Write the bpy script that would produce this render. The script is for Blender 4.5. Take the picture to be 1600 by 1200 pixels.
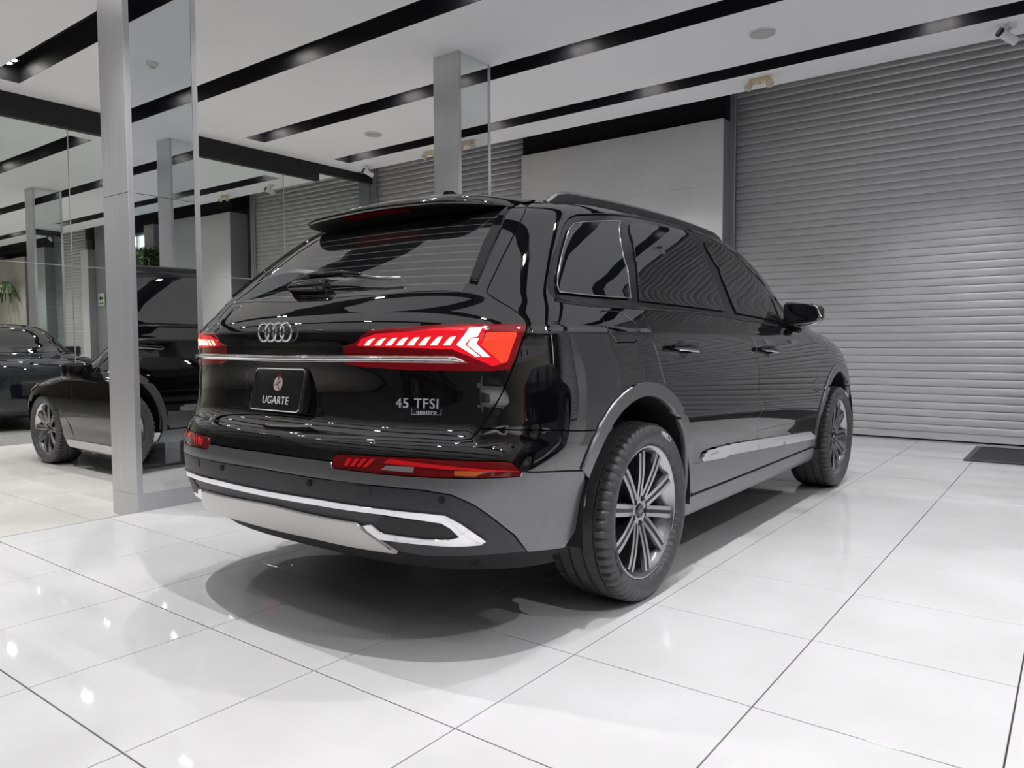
"""Showroom with a black SUV, built procedurally."""
import bpy, bmesh, math, random
from mathutils import Vector, Matrix
from mathutils.geometry import delaunay_2d_cdt
EXPO = 0.2
random.seed(7)
sc = bpy.context.scene
for o in list(bpy.data.objects): bpy.data.objects.remove(o)
COL = sc.collection

# ------------------------------------------------------------------ camera
YAW, PITCH, ROLL = -.6494197, -.05554675, -.003560318
fwd = Vector((math.sin(YAW)*math.cos(PITCH), math.cos(YAW)*math.cos(PITCH), math.sin(PITCH)))
rgt = Vector((math.cos(YAW), -math.sin(YAW), 0)); upv = rgt.cross(fwd)
r2 = rgt*math.cos(ROLL)+upv*math.sin(ROLL); u2 = upv*math.cos(ROLL)-rgt*math.sin(ROLL)
cam_d = bpy.data.cameras.new('camera'); cam = bpy.data.objects.new('camera', cam_d); COL.objects.link(cam)
cam_d.sensor_width = 36; cam_d.lens = 1171.3365/1600*36; cam_d.clip_start = .05; cam_d.clip_end = 200
M = Matrix((r2, u2, -fwd)).transposed().to_4x4(); M.translation = Vector((3.1205, -2.0788, 1.0438))
cam.matrix_world = M
sc.camera = cam

# ------------------------------------------------------------------ world, exposure
w = bpy.data.worlds.new('world'); sc.world = w; w.use_nodes = True
w.node_tree.nodes['Background'].inputs[0].default_value = (.92, .97, 1, 1)
w.node_tree.nodes['Background'].inputs[1].default_value = 2.2
sc.view_settings.view_transform = 'Standard'; sc.view_settings.look = 'None'
sc.view_settings.exposure = EXPO; sc.view_settings.gamma = 1; sc.view_settings.use_curve_mapping = False

# downlights sit in the black ceiling slots; builder further down uses these
H = 3.72                                   # ceiling height
SLOT_Y = [5.34-1.452*k for k in range(10)] # slot centre lines
SLOT_W = .285
LAMP_X = [-5.45, -3.0, -.75, 2.05, 4.4, 7.2, 9.6]
LAMP_XL = [-21., -18.4, -15.8, -13.2, -10.4, -7.75]
LAMP_W = 90.0
SLOT_GAIN = (.95, .95, .92, 1.0, 2.1, .3, .25)   # the rear rows are dimmed
LAMP_COL = (1.0, .988, .99)

# ------------------------------------------------------------------ materials
def mat(name, col, rough=.5, metal=0, ior=1.5, coat=0, emis=None, es=0, spec=None):
    m = bpy.data.materials.new(name); m.use_nodes = True
    b = m.node_tree.nodes['Principled BSDF']
    b.inputs['Base Color'].default_value = (*col, 1); b.inputs['Roughness'].default_value = rough
    b.inputs['Metallic'].default_value = metal; b.inputs['IOR'].default_value = ior
    b.inputs['Coat Weight'].default_value = coat; b.inputs['Coat Roughness'].default_value = .03
    if emis: b.inputs['Emission Color'].default_value = (*emis, 1); b.inputs['Emission Strength'].default_value = es
    return m
def nodes(m): return m.node_tree.nodes, m.node_tree.links, m.node_tree.nodes['Principled BSDF']
def noise_col(m, c1, c2, scale, detail=4, coords='Object', p0=.35, p1=.65, stretch=None, rough=None, bump=0):
    n, l, b = nodes(m)
    if coords == 'World':
        g = n.new('ShaderNodeNewGeometry'); src = g.outputs['Position']
    else:
        g = n.new('ShaderNodeTexCoord'); src = g.outputs[coords]
    if stretch:
        mp = n.new('ShaderNodeMapping'); mp.inputs['Scale'].default_value = stretch; l.new(src, mp.inputs[0]); src = mp.outputs[0]
    t = n.new('ShaderNodeTexNoise'); t.inputs['Scale'].default_value = scale; t.inputs['Detail'].default_value = detail
    l.new(src, t.inputs['Vector'])
    r = n.new('ShaderNodeValToRGB'); r.color_ramp.elements[0].position = p0; r.color_ramp.elements[1].position = p1
    r.color_ramp.elements[0].color = (*c1, 1); r.color_ramp.elements[1].color = (*c2, 1)
    l.new(t.outputs['Fac'], r.inputs[0]); l.new(r.outputs[0], b.inputs['Base Color'])
    if rough:
        mr = n.new('ShaderNodeMapRange'); mr.inputs[3].default_value = rough[0]; mr.inputs[4].default_value = rough[1]
        l.new(t.outputs['Fac'], mr.inputs[0]); l.new(mr.outputs[0], b.inputs['Roughness'])
    if bump:
        bp = n.new('ShaderNodeBump'); bp.inputs['Strength'].default_value = bump; bp.inputs['Distance'].default_value = .002
        l.new(t.outputs['Fac'], bp.inputs['Height']); l.new(bp.outputs[0], b.inputs['Normal'])
    return m
MT = {}
MT['tile'] = noise_col(mat('polished_tile', (.8,.8,.8), .1), (.66,.66,.665), (.76,.76,.77), 1.6, 6, 'World', .3, .7, rough=(.035,.06))
MT['tile_warm'] = noise_col(mat('warm_tile', (.75,.73,.68), .12), (.66,.64,.60), (.76,.745,.71), 1.4, 6, 'World', .3, .7, rough=(.10,.2))
MT['grout'] = noise_col(mat('grout', (.04,.04,.04), .8), (.03,.03,.03), (.055,.052,.05), 20)
MT['ceil'] = noise_col(mat('ceiling_paint', (.8,.8,.82), .7), (.895,.90,.93), (.925,.93,.955), .8, 3, 'World')
MT['slot'] = mat('slot_black', (.012,.012,.016), .55)
MT['black'] = mat('matt_black', (.005,.005,.006), .6)
MT['panel'] = noise_col(mat('grey_panel', (.7,.7,.7), .45), (.73,.73,.74), (.79,.79,.80), 2.0, 3, 'World')
MT['panel_warm'] = noise_col(mat('cream_panel', (.62,.6,.54), .5), (.60,.57,.50), (.66,.63,.56), 2.0, 3, 'World')
MT['alu'] = noise_col(mat('brushed_aluminium', (.66,.66,.66), .36, .5), (.64,.64,.65), (.675,.675,.685), 3, 3, 'World', stretch=(14,14,.4), rough=(.30,.38))
MT['frame'] = mat('satin_frame', (.60,.60,.62), .35, .6)
MT['post'] = mat('grey_steel_post', (.34,.35,.37), .45, .2)
MT['mirror'] = mat('silver_mirror', (.80,.82,.81), .012, 1)
MT['shutter'] = noise_col(mat('shutter_steel', (.6,.6,.61), .45, .15), (.66,.66,.675), (.73,.73,.745), 3, 4, 'World', stretch=(1,1,8), rough=(.42,.52))
MT['white'] = mat('white_plastic', (.8,.8,.8), .4)
MT['offwhite'] = mat('ivory_plastic', (.78,.66,.45), .4)
MT['greydisc'] = mat('grille_grey', (.5,.5,.51), .6)
MT['lampglow'] = mat('lamp_lens', (.9,.9,.9), .3, emis=(1,.97,.93), es=60)
MT['paint'] = mat('black_paint', (.0035,.0035,.004), .02, 0, 2.3, .3)
MT['paint_navy'] = mat('navy_paint', (.004,.005,.012), .03, 0, 1.6, .3)
MT['paint_bg'] = mat('black_paint_soft', (.003,.003,.0035), .03, 0, 1.6, .3)
MT['rail'] = mat('rail_satin_black', (.05,.05,.053), .35, .3)
MT['whitepaint'] = mat('white_paint', (.75,.75,.76), .06, 0, 1.6, .4)
MT['gloss'] = mat('gloss_black_trim', (.004,.004,.0045), .05, 0, 1.7)
MT['pillar'] = mat('pillar_black', (.009,.009,.01), .16, 0, 1.7)
MT['badge'] = mat('badge_silver', (.72,.72,.74), .3, .35)
MT['inner'] = mat('inner_black', (.004,.004,.004), .7)
MT['glass'] = mat('tinted_glass', (.006,.0065,.007), .012, 0, 2.6)
MT['clad'] = noise_col(mat('satin_grey_cladding', (.22,.222,.228), .29, .6), (.215,.217,.223), (.226,.228,.234), 30, 3)
MT['insert'] = noise_col(mat('dark_grey_plastic', (.035,.035,.038), .42), (.032,.032,.035), (.042,.042,.045), 60, 3)
MT['mesh'] = mat('exhaust_mesh', (.012,.012,.013), .5)
MT['chrome'] = mat('chrome', (.86,.86,.87), .09, 1)
MT['satin'] = mat('satin_silver', (.60,.59,.57), .33, .75)
MT['blade'] = mat('bright_silver_blade', (.72,.72,.74), .26, .8)
MT['rubber'] = noise_col(mat('tyre_rubber', (.07,.07,.072), .46), (.060,.060,.062), (.085,.085,.088), 40, 4)
MT['rim'] = mat('rim_machined', (.50,.50,.51), .26, 1)
MT['rimdark'] = mat('rim_dark', (.05,.05,.053), .35, .6)
MT['disc'] = mat('brake_steel', (.35,.35,.36), .35, 1)
MT['red'] = mat('lamp_red', (.20,.004,.010), .05, 0, 1.7, .5, emis=(1,.015,.03), es=.05)
MT['redlit'] = mat('lamp_red_lit', (.5,.006,.012), .1, 0, 1.6, .5, emis=(1,.012,.03), es=.55)
MT['redtube'] = mat('lamp_red_tube', (.5,.008,.012), .12, 0, 1.6, .5, emis=(1,.015,.02), es=.10)
MT['reddark'] = mat('lamp_red_dark', (.22,.006,.01), .05, 0, 1.6, .5)
MT['redmid'] = mat('lamp_red_mid', (.16,.004,.006), .06, 0, 1.7, .5)
MT['redglow'] = mat('lamp_red_glow', (.7,.02,.01), .2, 0, 1.5, .3, emis=(1,.045,.02), es=1.1)
MT['led'] = mat('led_warm', (.9,.6,.4), .3, emis=(1,.62,.36), es=2.6)
MT['ledw'] = mat('led_white', (.9,.7,.65), .3, emis=(1,.74,.68), es=3.6)
MT['greylamp'] = mat('reverse_lamp_lens', (.22,.20,.20), .2)
MT['amber'] = mat('lamp_amber', (.5,.12,.02), .15)
MT['plate'] = mat('plate_black', (.018,.017,.017), .3)
MT['textw'] = mat('print_white', (.8,.8,.8), .45)
MT['textr'] = mat('print_red', (.45,.03,.05), .45)
MT['textg'] = mat('print_grey', (.010,.010,.011), .5)
MT['green'] = noise_col(mat('leaf_green', (.05,.12,.03), .5), (.025,.06,.015), (.10,.19,.05), 9, 3)
MT['sign'] = mat('sign_face', (.62,.74,.58), .5)
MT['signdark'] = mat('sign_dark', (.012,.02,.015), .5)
MT['rug'] = noise_col(mat('rubber_mat', (.02,.02,.022), .6), (.015,.015,.017), (.03,.03,.032), 60, 3, bump=.4)
MT['caliper'] = mat('caliper_red', (.5,.02,.02), .3)
MT['concrete'] = mat('rear_wall_grey', (.30,.30,.30), .6)
def glass_mat():
    m = bpy.data.materials.new('clear_pane'); m.use_nodes = True; n = m.node_tree.nodes; l = m.node_tree.links; n.clear()
    o = n.new('ShaderNodeOutputMaterial'); mx = n.new('ShaderNodeMixShader'); t = n.new('ShaderNodeBsdfTransparent'); g = n.new('ShaderNodeBsdfGlossy')
    lw = n.new('ShaderNodeLayerWeight'); lw.inputs[0].default_value = .5; pw = n.new('ShaderNodeMath'); pw.operation = 'POWER'; pw.inputs[1].default_value = 5.0; l.new(lw.outputs['Facing'], pw.inputs[0])
    f = n.new('ShaderNodeMath'); f.operation = 'MULTIPLY_ADD'; f.inputs[1].default_value = .9; f.inputs[2].default_value = .025; l.new(pw.outputs[0], f.inputs[0])
    t.inputs[0].default_value = (.93,.95,.94,1); g.inputs['Roughness'].default_value = .01
    l.new(f.outputs[0], mx.inputs[0]); l.new(t.outputs[0], mx.inputs[1]); l.new(g.outputs[0], mx.inputs[2]); l.new(mx.outputs[0], o.inputs[0])
    return m
MT['pane'] = glass_mat()
def heated_glass():
    m = mat('heated_rear_glass', (.006,.0065,.007), .012, 0, 3.0); n, l, b = nodes(m)
    tc = n.new('ShaderNodeTexCoord'); sp = n.new('ShaderNodeSeparateXYZ'); l.new(tc.outputs['Object'], sp.inputs[0])
    mu = n.new('ShaderNodeMath'); mu.operation = 'MULTIPLY'; mu.inputs[1].default_value = 33.0; l.new(sp.outputs['Z'], mu.inputs[0])
    fr = n.new('ShaderNodeMath'); fr.operation = 'FRACT'; l.new(mu.outputs[0], fr.inputs[0])
    lt = n.new('ShaderNodeMath'); lt.operation = 'LESS_THAN'; lt.inputs[1].default_value = .09; l.new(fr.outputs[0], lt.inputs[0])
    mx = n.new('ShaderNodeMixRGB'); mx.inputs[1].default_value = (.006,.0065,.007,1); mx.inputs[2].default_value = (.09,.085,.08,1)
    l.new(lt.outputs[0], mx.inputs[0]); l.new(mx.outputs[0], b.inputs['Base Color'])
    return m
MT['heated'] = heated_glass()

# ------------------------------------------------------------------ helpers
def link(o, parent=None):
    COL.objects.link(o)
    if parent: o.parent = parent
    return o
def tag(o, label=None, cat=None, group=None, kind=None):
    if label: o['label'] = label
    if cat: o['category'] = cat
    if group: o['group'] = group
    if kind: o['kind'] = kind
    return o
def empty(name, loc=(0,0,0), rz=0):
    o = bpy.data.objects.new(name, None); o.empty_display_size = .1; COL.objects.link(o)
    o.location = loc; o.rotation_euler = (0,0,rz); return o
def meshd(name, verts, faces, m, smooth=False, normals=None):
    me = bpy.data.meshes.new(name); me.from_pydata([tuple(v) for v in verts], [], faces)
    if m: me.materials.append(MT[m] if isinstance(m, str) else m)
    if smooth or normals: me.polygons.foreach_set('use_smooth', [True]*len(me.polygons))
    me.update()
    if normals: me.normals_split_custom_set_from_vertices([tuple(n) for n in normals])
    return me
def ob(name, me, parent=None, loc=None, rot=None):
    o = bpy.data.objects.new(name, me); link(o, parent)
    if loc is not None: o.location = loc
    if rot is not None: o.rotation_euler = rot
    return o
class MB:
    """collects shapes into one mesh"""
    def __init__(s): s.v = []; s.f = []
    def box(s, x0, x1, y0, y1, z0, z1):
        b = len(s.v)
        s.v += [(x0,y0,z0),(x1,y0,z0),(x1,y1,z0),(x0,y1,z0),(x0,y0,z1),(x1,y0,z1),(x1,y1,z1),(x0,y1,z1)]
        s.f += [tuple(b+i for i in q) for q in ((0,3,2,1),(4,5,6,7),(0,1,5,4),(1,2,6,5),(2,3,7,6),(3,0,4,7))]; return s
    def quad(s, a, b, c, d):
        k = len(s.v); s.v += [a,b,c,d]; s.f.append((k,k+1,k+2,k+3)); return s
    def prism(s, pts, axis, a, b):
        """extrude 2D outline pts along axis (0,1,2) from a to b"""
        def put(p, t):
            q = [p[0], p[1]]; q.insert(axis, t); return tuple(q)
        k = len(s.v); n = len(pts)
        s.v += [put(p,a) for p in pts]+[put(p,b) for p in pts]
        s.f.append(tuple(range(k,k+n))); s.f.append(tuple(range(k+2*n-1,k+n-1,-1)))
        for i in range(n):
            j = (i+1)%n; s.f.append((k+i,k+n+i,k+n+j,k+j))
        return s
    def cyl(s, c, r, h, axis=2, n=24, r2=None):
        r2 = r if r2 is None else r2; k = len(s.v)
        for t, rr in ((0,r),(h,r2)):
            for i in range(n):
                a = 2*math.pi*i/n; q = [rr*math.cos(a), rr*math.sin(a)]; q.insert(axis, t)
                s.v.append(tuple(c[j]+q[j] for j in range(3)))
        s.f.append(tuple(range(k+n-1,k-1,-1))); s.f.append(tuple(range(k+n,k+2*n)))
        for i in range(n):
            j = (i+1)%n; s.f.append((k+i,k+j,k+n+j,k+n+i))
        return s
    def tube(s, pts, r, n=10, closed=False):
        pts = [Vector(p) for p in pts]; k = len(s.v); N = len(pts)
        ref = Vector((0,0,1))
        for i, p in enumerate(pts):
            a = pts[(i-1)%N] if (closed or i>0) else p; b = pts[(i+1)%N] if (closed or i<N-1) else p
            d = (b-a).normalized(); u = d.cross(ref)
            if u.length < 1e-4: u = d.cross(Vector((1,0,0)))
            u.normalize(); v = u.cross(d); rr = r[i] if isinstance(r, (list,tuple)) else r
            for j in range(n):
                an = 2*math.pi*j/n; s.v.append(tuple(p+u*(rr*math.cos(an))+v*(rr*math.sin(an))))
        for i in range(N if closed else N-1):
            i2 = (i+1)%N
            for j in range(n):
                j2 = (j+1)%n; s.f.append((k+i*n+j,k+i*n+j2,k+i2*n+j2,k+i2*n+j))
        if not closed:
            s.f.append(tuple(range(k,k+n))); s.f.append(tuple(range(k+N*n-1,k+(N-1)*n-1,-1)))
        return s
    def build(s, name, m, parent=None, loc=None, rot=None, smooth=False, fix=True):
        me = meshd(name, s.v, s.f, m, smooth)
        if fix:
            bm = bmesh.new(); bm.from_mesh(me); bmesh.ops.recalc_face_normals(bm, faces=bm.faces); bm.to_mesh(me); bm.free()
        return ob(name, me, parent, loc, rot)
def rbox(name, dims, bev, m, parent=None, loc=None, rot=None, seg=3, taper=None):
    bm = bmesh.new(); bmesh.ops.create_cube(bm, size=1)
    for v in bm.verts: v.co = Vector((v.co.x*dims[0], v.co.y*dims[1], v.co.z*dims[2]))
    if taper:
        for v in bm.verts: taper(v)
    bmesh.ops.bevel(bm, geom=list(bm.edges), offset=bev, segments=seg, affect='EDGES', profile=.5)
    me = bpy.data.meshes.new(name); bm.to_mesh(me); bm.free(); me.materials.append(MT[m])
    me.polygons.foreach_set('use_smooth', [True]*len(me.polygons))
    return ob(name, me, parent, loc, rot)
def text_mesh(name, body, size, m, depth=.001, align='CENTER', shear=0, space=1.0):
    cu = bpy.data.curves.new(name+'_curve', 'FONT'); cu.body = body; cu.size = size; cu.extrude = depth
    cu.align_x = align; cu.align_y = 'CENTER'; cu.shear = shear; cu.space_character = space; cu.resolution_u = 4
    o = bpy.data.objects.new(name+'_tmp', cu); COL.objects.link(o)
    dg = bpy.context.evaluated_depsgraph_get(); dg.update()
    me = bpy.data.meshes.new_from_object(o.evaluated_get(dg)); me.name = name
    bpy.data.objects.remove(o); bpy.data.curves.remove(cu)
    me.materials.clear(); me.materials.append(MT[m]); return me

# ------------------------------------------------------------------ structure: floor
LEFT_Z = -.045; EDGE_X = -1.5
def tile_mesh(name, sx, sy, m, th=.012):
    g = .0022; c = .0012; x0, x1, y0, y1 = g, sx-g, g, sy-g
    v = [(x0,y0,-th),(x1,y0,-th),(x1,y1,-th),(x0,y1,-th),(x0,y0,-c),(x1,y0,-c),(x1,y1,-c),(x0,y1,-c),(x0+c,y0+c,0),(x1-c,y0+c,0),(x1-c,y1-c,0),(x0+c,y1-c,0)]
    f = [(0,1,5,4),(1,2,6,5),(2,3,7,6),(3,0,4,7),(4,5,9,8),(5,6,10,9),(6,7,11,10),(7,4,8,11),(8,9,10,11)]
    return meshd(name, v, f, m)
mb = MB(); mb.box(EDGE_X, 14, -9, 7.2, -.12, -.006)
floor = mb.build('floor', 'grout'); tag(floor, kind='structure')
TS = .6
tm = tile_mesh('floor_tile', TS, TS, 'tile'); tm_edge = tile_mesh('floor_tile_cut', .3, TS, 'tile')
cand = []
for i in range(-3, 23):
    for j in range(-15, 12):
        x = i*TS if i > -3 else EDGE_X
        cand.append((x, j*TS, i == -3))
camp = Vector((3.12,-2.08,0))
def seen(x, y):
    d = Vector((x-3.12, y+2.08, 0)); f2 = Vector((fwd.x, fwd.y, 0)).normalized()
    return d.dot(f2) > .6 and abs(d.dot(Vector((rgt.x, rgt.y, 0)))) < .72*d.dot(f2)+.7
vis = [c for c in cand if seen(c[0]+.3, c[1]+.3)]; rest = [c for c in cand if not seen(c[0]+.3, c[1]+.3)]
vis.sort(key=lambda c: (Vector((c[0],c[1],0))-camp).length)
rest += vis[210:]; vis = vis[:210]
for x, y, e in vis: ob('tile', tm_edge if e else tm, floor, (x, y, 0))
mb = MB()
for x, y, e in rest:
    ww = .3 if e else TS
    mb.box(x+.0022, x+ww-.0022, y+.0022, y+TS-.0022, -.008, 0)
tag(mb.build('tile_field', 'tile', floor, fix=False), kind='stuff')
# lower floor of the neighbouring showroom bay
mb = MB(); mb.box(-23, EDGE_X-.012, -9, 7.2, -.16, LEFT_Z-.006); floor2 = mb.build('floor_lower', 'grout'); tag(floor2, kind='structure')
tmw = tile_mesh('floor_tile_warm', 1.2, .6, 'tile_warm'); cand = []
for i in range(0, 18):
    for j in range(-14, 12): cand.append((EDGE_X-.012-1.2*(i+1), j*.6))
vis = [c for c in cand if seen(c[0]+.6, c[1]+.3) and c[1] > -1.5]; vis.sort(key=lambda c: (Vector((c[0],c[1],0))-camp).length); vis = vis[:85]; sv = set(vis)
for x, y in vis: ob('tile', tmw, floor2, (x, y, LEFT_Z))
mb = MB()
for c in cand:
    if c not in sv: mb.box(c[0]+.0016, c[0]+1.2-.0016, c[1]+.0016, c[1]+.6-.0016, LEFT_Z-.008, LEFT_Z)
tag(mb.build('tile_field', 'tile_warm', floor2, fix=False), kind='stuff')
mb = MB(); mb.box(EDGE_X-.012, EDGE_X, -9, 7.2, -.1, .0005); tag(mb.build('trim_1', 'frame'), kind='structure')

# ------------------------------------------------------------------ structure: ceiling with slots
CE = 5.97; XR = (-5.66, 12.6); XL = (-22.4, -7.34); X0, X1, Y0c = -23, 14, -9
mb = MB(); ys = sorted(SLOT_Y); edges = []
prev = Y0c
def ceilq(xa, xb, ya, yb): mb.quad((xa,ya,H),(xa,yb,H),(xb,yb,H),(xb,ya,H))
for y in ys:
    a, b = y-SLOT_W/2, y+SLOT_W/2
    ceilq(X0, X1, prev, a)
    ceilq(X0, XL[0], a, b); ceilq(XL[1], XR[0], a, b); ceilq(XR[1], X1, a, b); prev = b
ceilq(X0, X1, prev, CE)
mb.quad((X0,CE,H),(X0,CE,H+.10),(X1,CE,H+.10),(X1,CE,H))
ceiling = mb.build('ceiling', 'ceil', fix=False); tag(ceiling, kind='structure')
n = 1
for y in ys:
    for (xa, xb) in (XR, XL):
        a, b = y-SLOT_W/2, y+SLOT_W/2; d = .24; m2 = MB(); t = .004
        m2.box(xa-t, xb+t, a-t, a, H-.0005, H+d); m2.box(xa-t, xb+t, b, b+t, H-.0005, H+d)
        m2.box(xa-t, xa, a, b, H-.0005, H+d); m2.box(xb, xb+t, a, b, H-.0005, H+d); m2.box(xa-t, xb+t, a-t, b+t, H+d, H+d+t)
        n += 1; tag(m2.build('trim_%d' % n, 'slot'), kind='structure')
mb = MB(); mb.box(X0-.2, X1+.2, Y0c-.2, 7.4, 4.45, 4.6); tag(mb.build('ceiling_slab', 'black'), kind='structure')
# walls: shutter side wall behind the shutters, far left, right, rear
WY = 6.8
WINX = (10.55, 12.6); WINZ = (1.0, 3.62)
mb = MB(); mb.box(X0, WINX[0], 6.95, 7.0, -.2, 4.5); mb.box(WINX[1], X1, 6.95, 7.0, -.2, 4.5); mb.box(WINX[0], WINX[1], 6.95, 7.0, -.2, WINZ[0]); mb.box(WINX[0], WINX[1], 6.95, 7.0, WINZ[1], 4.5)
tag(mb.build('wall_front', 'black'), kind='structure')
mb = MB(); mb.box(X0-.2, X0, Y0c, 7.2, -.2, 4.5); tag(mb.build('wall_left', 'panel_warm'), kind='structure')
mb = MB(); mb.box(X1, X1+.2, Y0c, 7.2, -.2, 4.5); tag(mb.build('wall_right', 'panel_warm'), kind='structure')
mb = MB(); mb.box(X0, X1, Y0c-.2, Y0c, -.2, 4.5); tag(mb.build('wall_rear', 'concrete'), kind='structure')
wf = MB()
for (a,b,c,d) in ((WINX[0],WINX[1],WINZ[0],WINZ[0]+.06),(WINX[0],WINX[1],WINZ[1]-.06,WINZ[1]),(WINX[0],WINX[0]+.06,WINZ[0],WINZ[1]),(WINX[1]-.06,WINX[1],WINZ[0],WINZ[1]),(11.5,11.55,WINZ[0],WINZ[1])): wf.box(a,b,6.93,7.0,c,d)
win = wf.build('window_1', 'frame'); tag(win, kind='structure')
MB().box(WINX[0],WINX[1],6.96,6.97,WINZ[0],WINZ[1]).build('pane', 'pane', win)
# ------------------------------------------------------------------ roller shutters
SP = .08
def slat_mesh(length):
    prof = [(0,0),(-.007,.002),(-.013,.010),(-.0145,.020),(-.0135,.045),(-.0105,.062),(-.005,.073),(0,.0785)]
    v = []; f = []
    for x in (0, length):
        v += [(x, y, z) for y, z in prof]
    k = len(prof)
    for i in range(k-1): f.append((i, i+1, k+i+1, k+i))
    f.append(tuple(range(k))); f.append(tuple(range(2*k-1, k-1, -1)))
    me = meshd('shutter_slat', v, f, 'shutter')
    for p in me.polygons:
        if len(p.vertices) == 4: p.use_smooth = True
    bm = bmesh.new(); bm.from_mesh(me); bmesh.ops.recalc_face_normals(bm, faces=bm.faces); bm.to_mesh(me); bm.free()
    return me
def shutter(x0, x1, label, y=WY, zt=4.02, posts=(True, True), z0=0.0):
    root = empty('roller_shutter', (x0, y, z0)); L = x1-x0
    tag(root, label, 'shutter', None)
    MB().box(0, L, -.018, .02, .018, .088).build('bottom_bar', 'shutter', root)
    me = slat_mesh(L); k = 0; z = .09
    while z0+z < zt:
        ob('slat', me, root, (0, 0, z)); z += SP; k += 1
    if posts[0]: MB().box(-.11, -.012, -.06, .08, 0, 4.3-z0).build('guide_rail', 'post', root); MB().box(-.012, 0.0, -.05, -.02, 0, 4.3-z0).build('guide_lip', 'frame', root)
    if posts[1]: MB().box(L+.012, L+.11, -.06, .08, 0, 4.3-z0).build('guide_rail', 'post', root); MB().box(L, L+.012, -.05, -.02, 0, 4.3-z0).build('guide_lip', 'frame', root)
    return root
shutter(-.235, 5.2, 'wide grey roller shutter beside the light grey wall panel, in front of the rubber mat')
shutter(-6.46, -3.2, 'grey roller shutter partly hidden by the slim mirrored column and the grey panel', posts=(True, False))
shutter(-9.96, -6.88, 'dim grey roller shutter behind the glass partition', z0=LEFT_Z)
shutter(-19.6, -17.3, 'far grey roller shutter beside the exit sign', z0=LEFT_Z)
shutter(6.3, 9.85, 'grey roller shutter left of the daylight window, seen only in mirrors')
MB().box(-6.87,-6.47,WY-.10,WY+.1,LEFT_Z,4.3)
tag(MB().box(-6.765,-6.575,WY-.10,WY+.1,LEFT_Z,4.3).build('trim_60', 'post'), kind='structure')
def wall_panel(x0, x1, zt, label, m='panel', y0=6.54, y1=6.94, zb=0.0, cols=None):
    root = empty('wall_panel', ((x0+x1)/2, y0, zb)); tag(root, label, 'panel')
    W2 = (x1-x0)/2; cols = cols or max(1, round((x1-x0)/1.5)); rows = [0, 1.36, 2.9, zt-zb]
    MB().box(-W2, W2, .012, y1-y0, 0, zt-zb-.002).build('core', 'post', root)
    for c in range(cols):
        for r in range(3):
            a = -W2+(x1-x0)*c/cols; b = -W2+(x1-x0)*(c+1)/cols
            MB().box(a+.001, b-.001, 0, .012, rows[r]+.001, rows[r+1]-.001).build('sheet', m, root)
    return root
wall_panel(-3.24, -.30, 3.66, 'light grey wall panel between two roller shutters behind the black SUV')
wall_panel(-13.2, -10.47, 3.66, 'light grey wall panel behind the glass partition beside the dim shutter', zb=LEFT_Z)
wall_panel(-17.1, -16.72, 3.4, 'narrow pale wall panel between the far shutter and the exit sign', zb=LEFT_Z, cols=1)
wall_panel(-22.9, -20.6, 3.5, 'cream wall panel behind the hanging fern', 'panel_warm', zb=LEFT_Z)
wall_panel(5.4, 6.1, 3.66, 'narrow grey wall panel right of the wide shutter')
wall_panel(10.05, 10.45, 3.66, 'slim cream wall panel beside the daylight window', 'panel_warm', cols=1)
# black gap above the panels (header box)
hb = MB()
for xa, xb in ((-3.26,-.30),(-13.4,-10.47),(-16.9,-16.72),(-22.9,-20.6),(5.4,6.1),(10.05,10.45)): hb.box(xa, xb, 6.60, 6.93, 3.665, 4.4)
tag(hb.build('trim_61', 'black'), kind='structure')
# dark service wall behind exit sign
tag(MB().box(-16.7,-13.25,6.72,6.9,LEFT_Z,4.2).build('trim_62', 'post'), kind='structure')

# ------------------------------------------------------------------ mirrored columns
def column(xr, y0, label, w=.315, l=.47, base=LEFT_Z, zs=(.11, 1.96), group=None):
    """xr: right hand mirror plane, body runs to the left of it; y0 near face"""
    root = empty('mirrored_column', (xr-w/2, y0+l/2, base)); tag(root, label, 'column', group)
    hw, hl = w/2, l/2; b = -base
    MB().box(-hw+.012, hw-.012, -hl+.002, hl-.002, 0, H-base).build('core', 'black', root)
    for s in (-1, 1):      # aluminium faces: skirting, lower and upper sheet
        ya, yb = (-hl, -hl+.006) if s < 0 else (hl-.006, hl)
        for za, zb in ((0, zs[0]+b-.001), (zs[0]+b+.001, zs[1]+b-.002), (zs[1]+b+.002, H-base)):
            MB().box(-hw+.001, hw-.001, ya, yb, za, zb).build('aluminium_sheet', 'alu', root)
    st = .036
    for s in (-1, 1):      # mirror faces
        xa, xb = (hw-.010, hw) if s > 0 else (-hw, -hw+.010); xm = hw-.004 if s > 0 else -hw+.004
        m2 = MB()
        m2.box(xa, xb, -hl+.006, -hl+st, 0, H-base); m2.box(xa, xb, hl-st, hl-.006, 0, H-base); m2.box(xa, xb, -hl+st, hl-st, 0, zs[0]+b)
        m2.build('mirror_frame', 'frame', root)
        for za, zb in ((zs[0]+b, zs[1]+b-.0015), (zs[1]+b+.0015, H-base-.002)):
            MB().box(min(xm, xm-.003*s), max(xm, xm-.003*s), -hl+st, hl-st, za, zb).build('mirror', 'mirror', root)
    return root
column(-1.5, .172, 'wide silver column clad in mirrors, left of the black SUV').rotation_euler.z = math.radians(.4)
column(-1.515, 3.23, 'silver mirrored column standing behind the roof of the black SUV')
column(-11.25, 3.30, 'distant mirrored column behind the glass partition')
column(3.70, 3.2, 'mirrored column right of the black SUV, seen only in the other mirrors', base=0.0)

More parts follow.
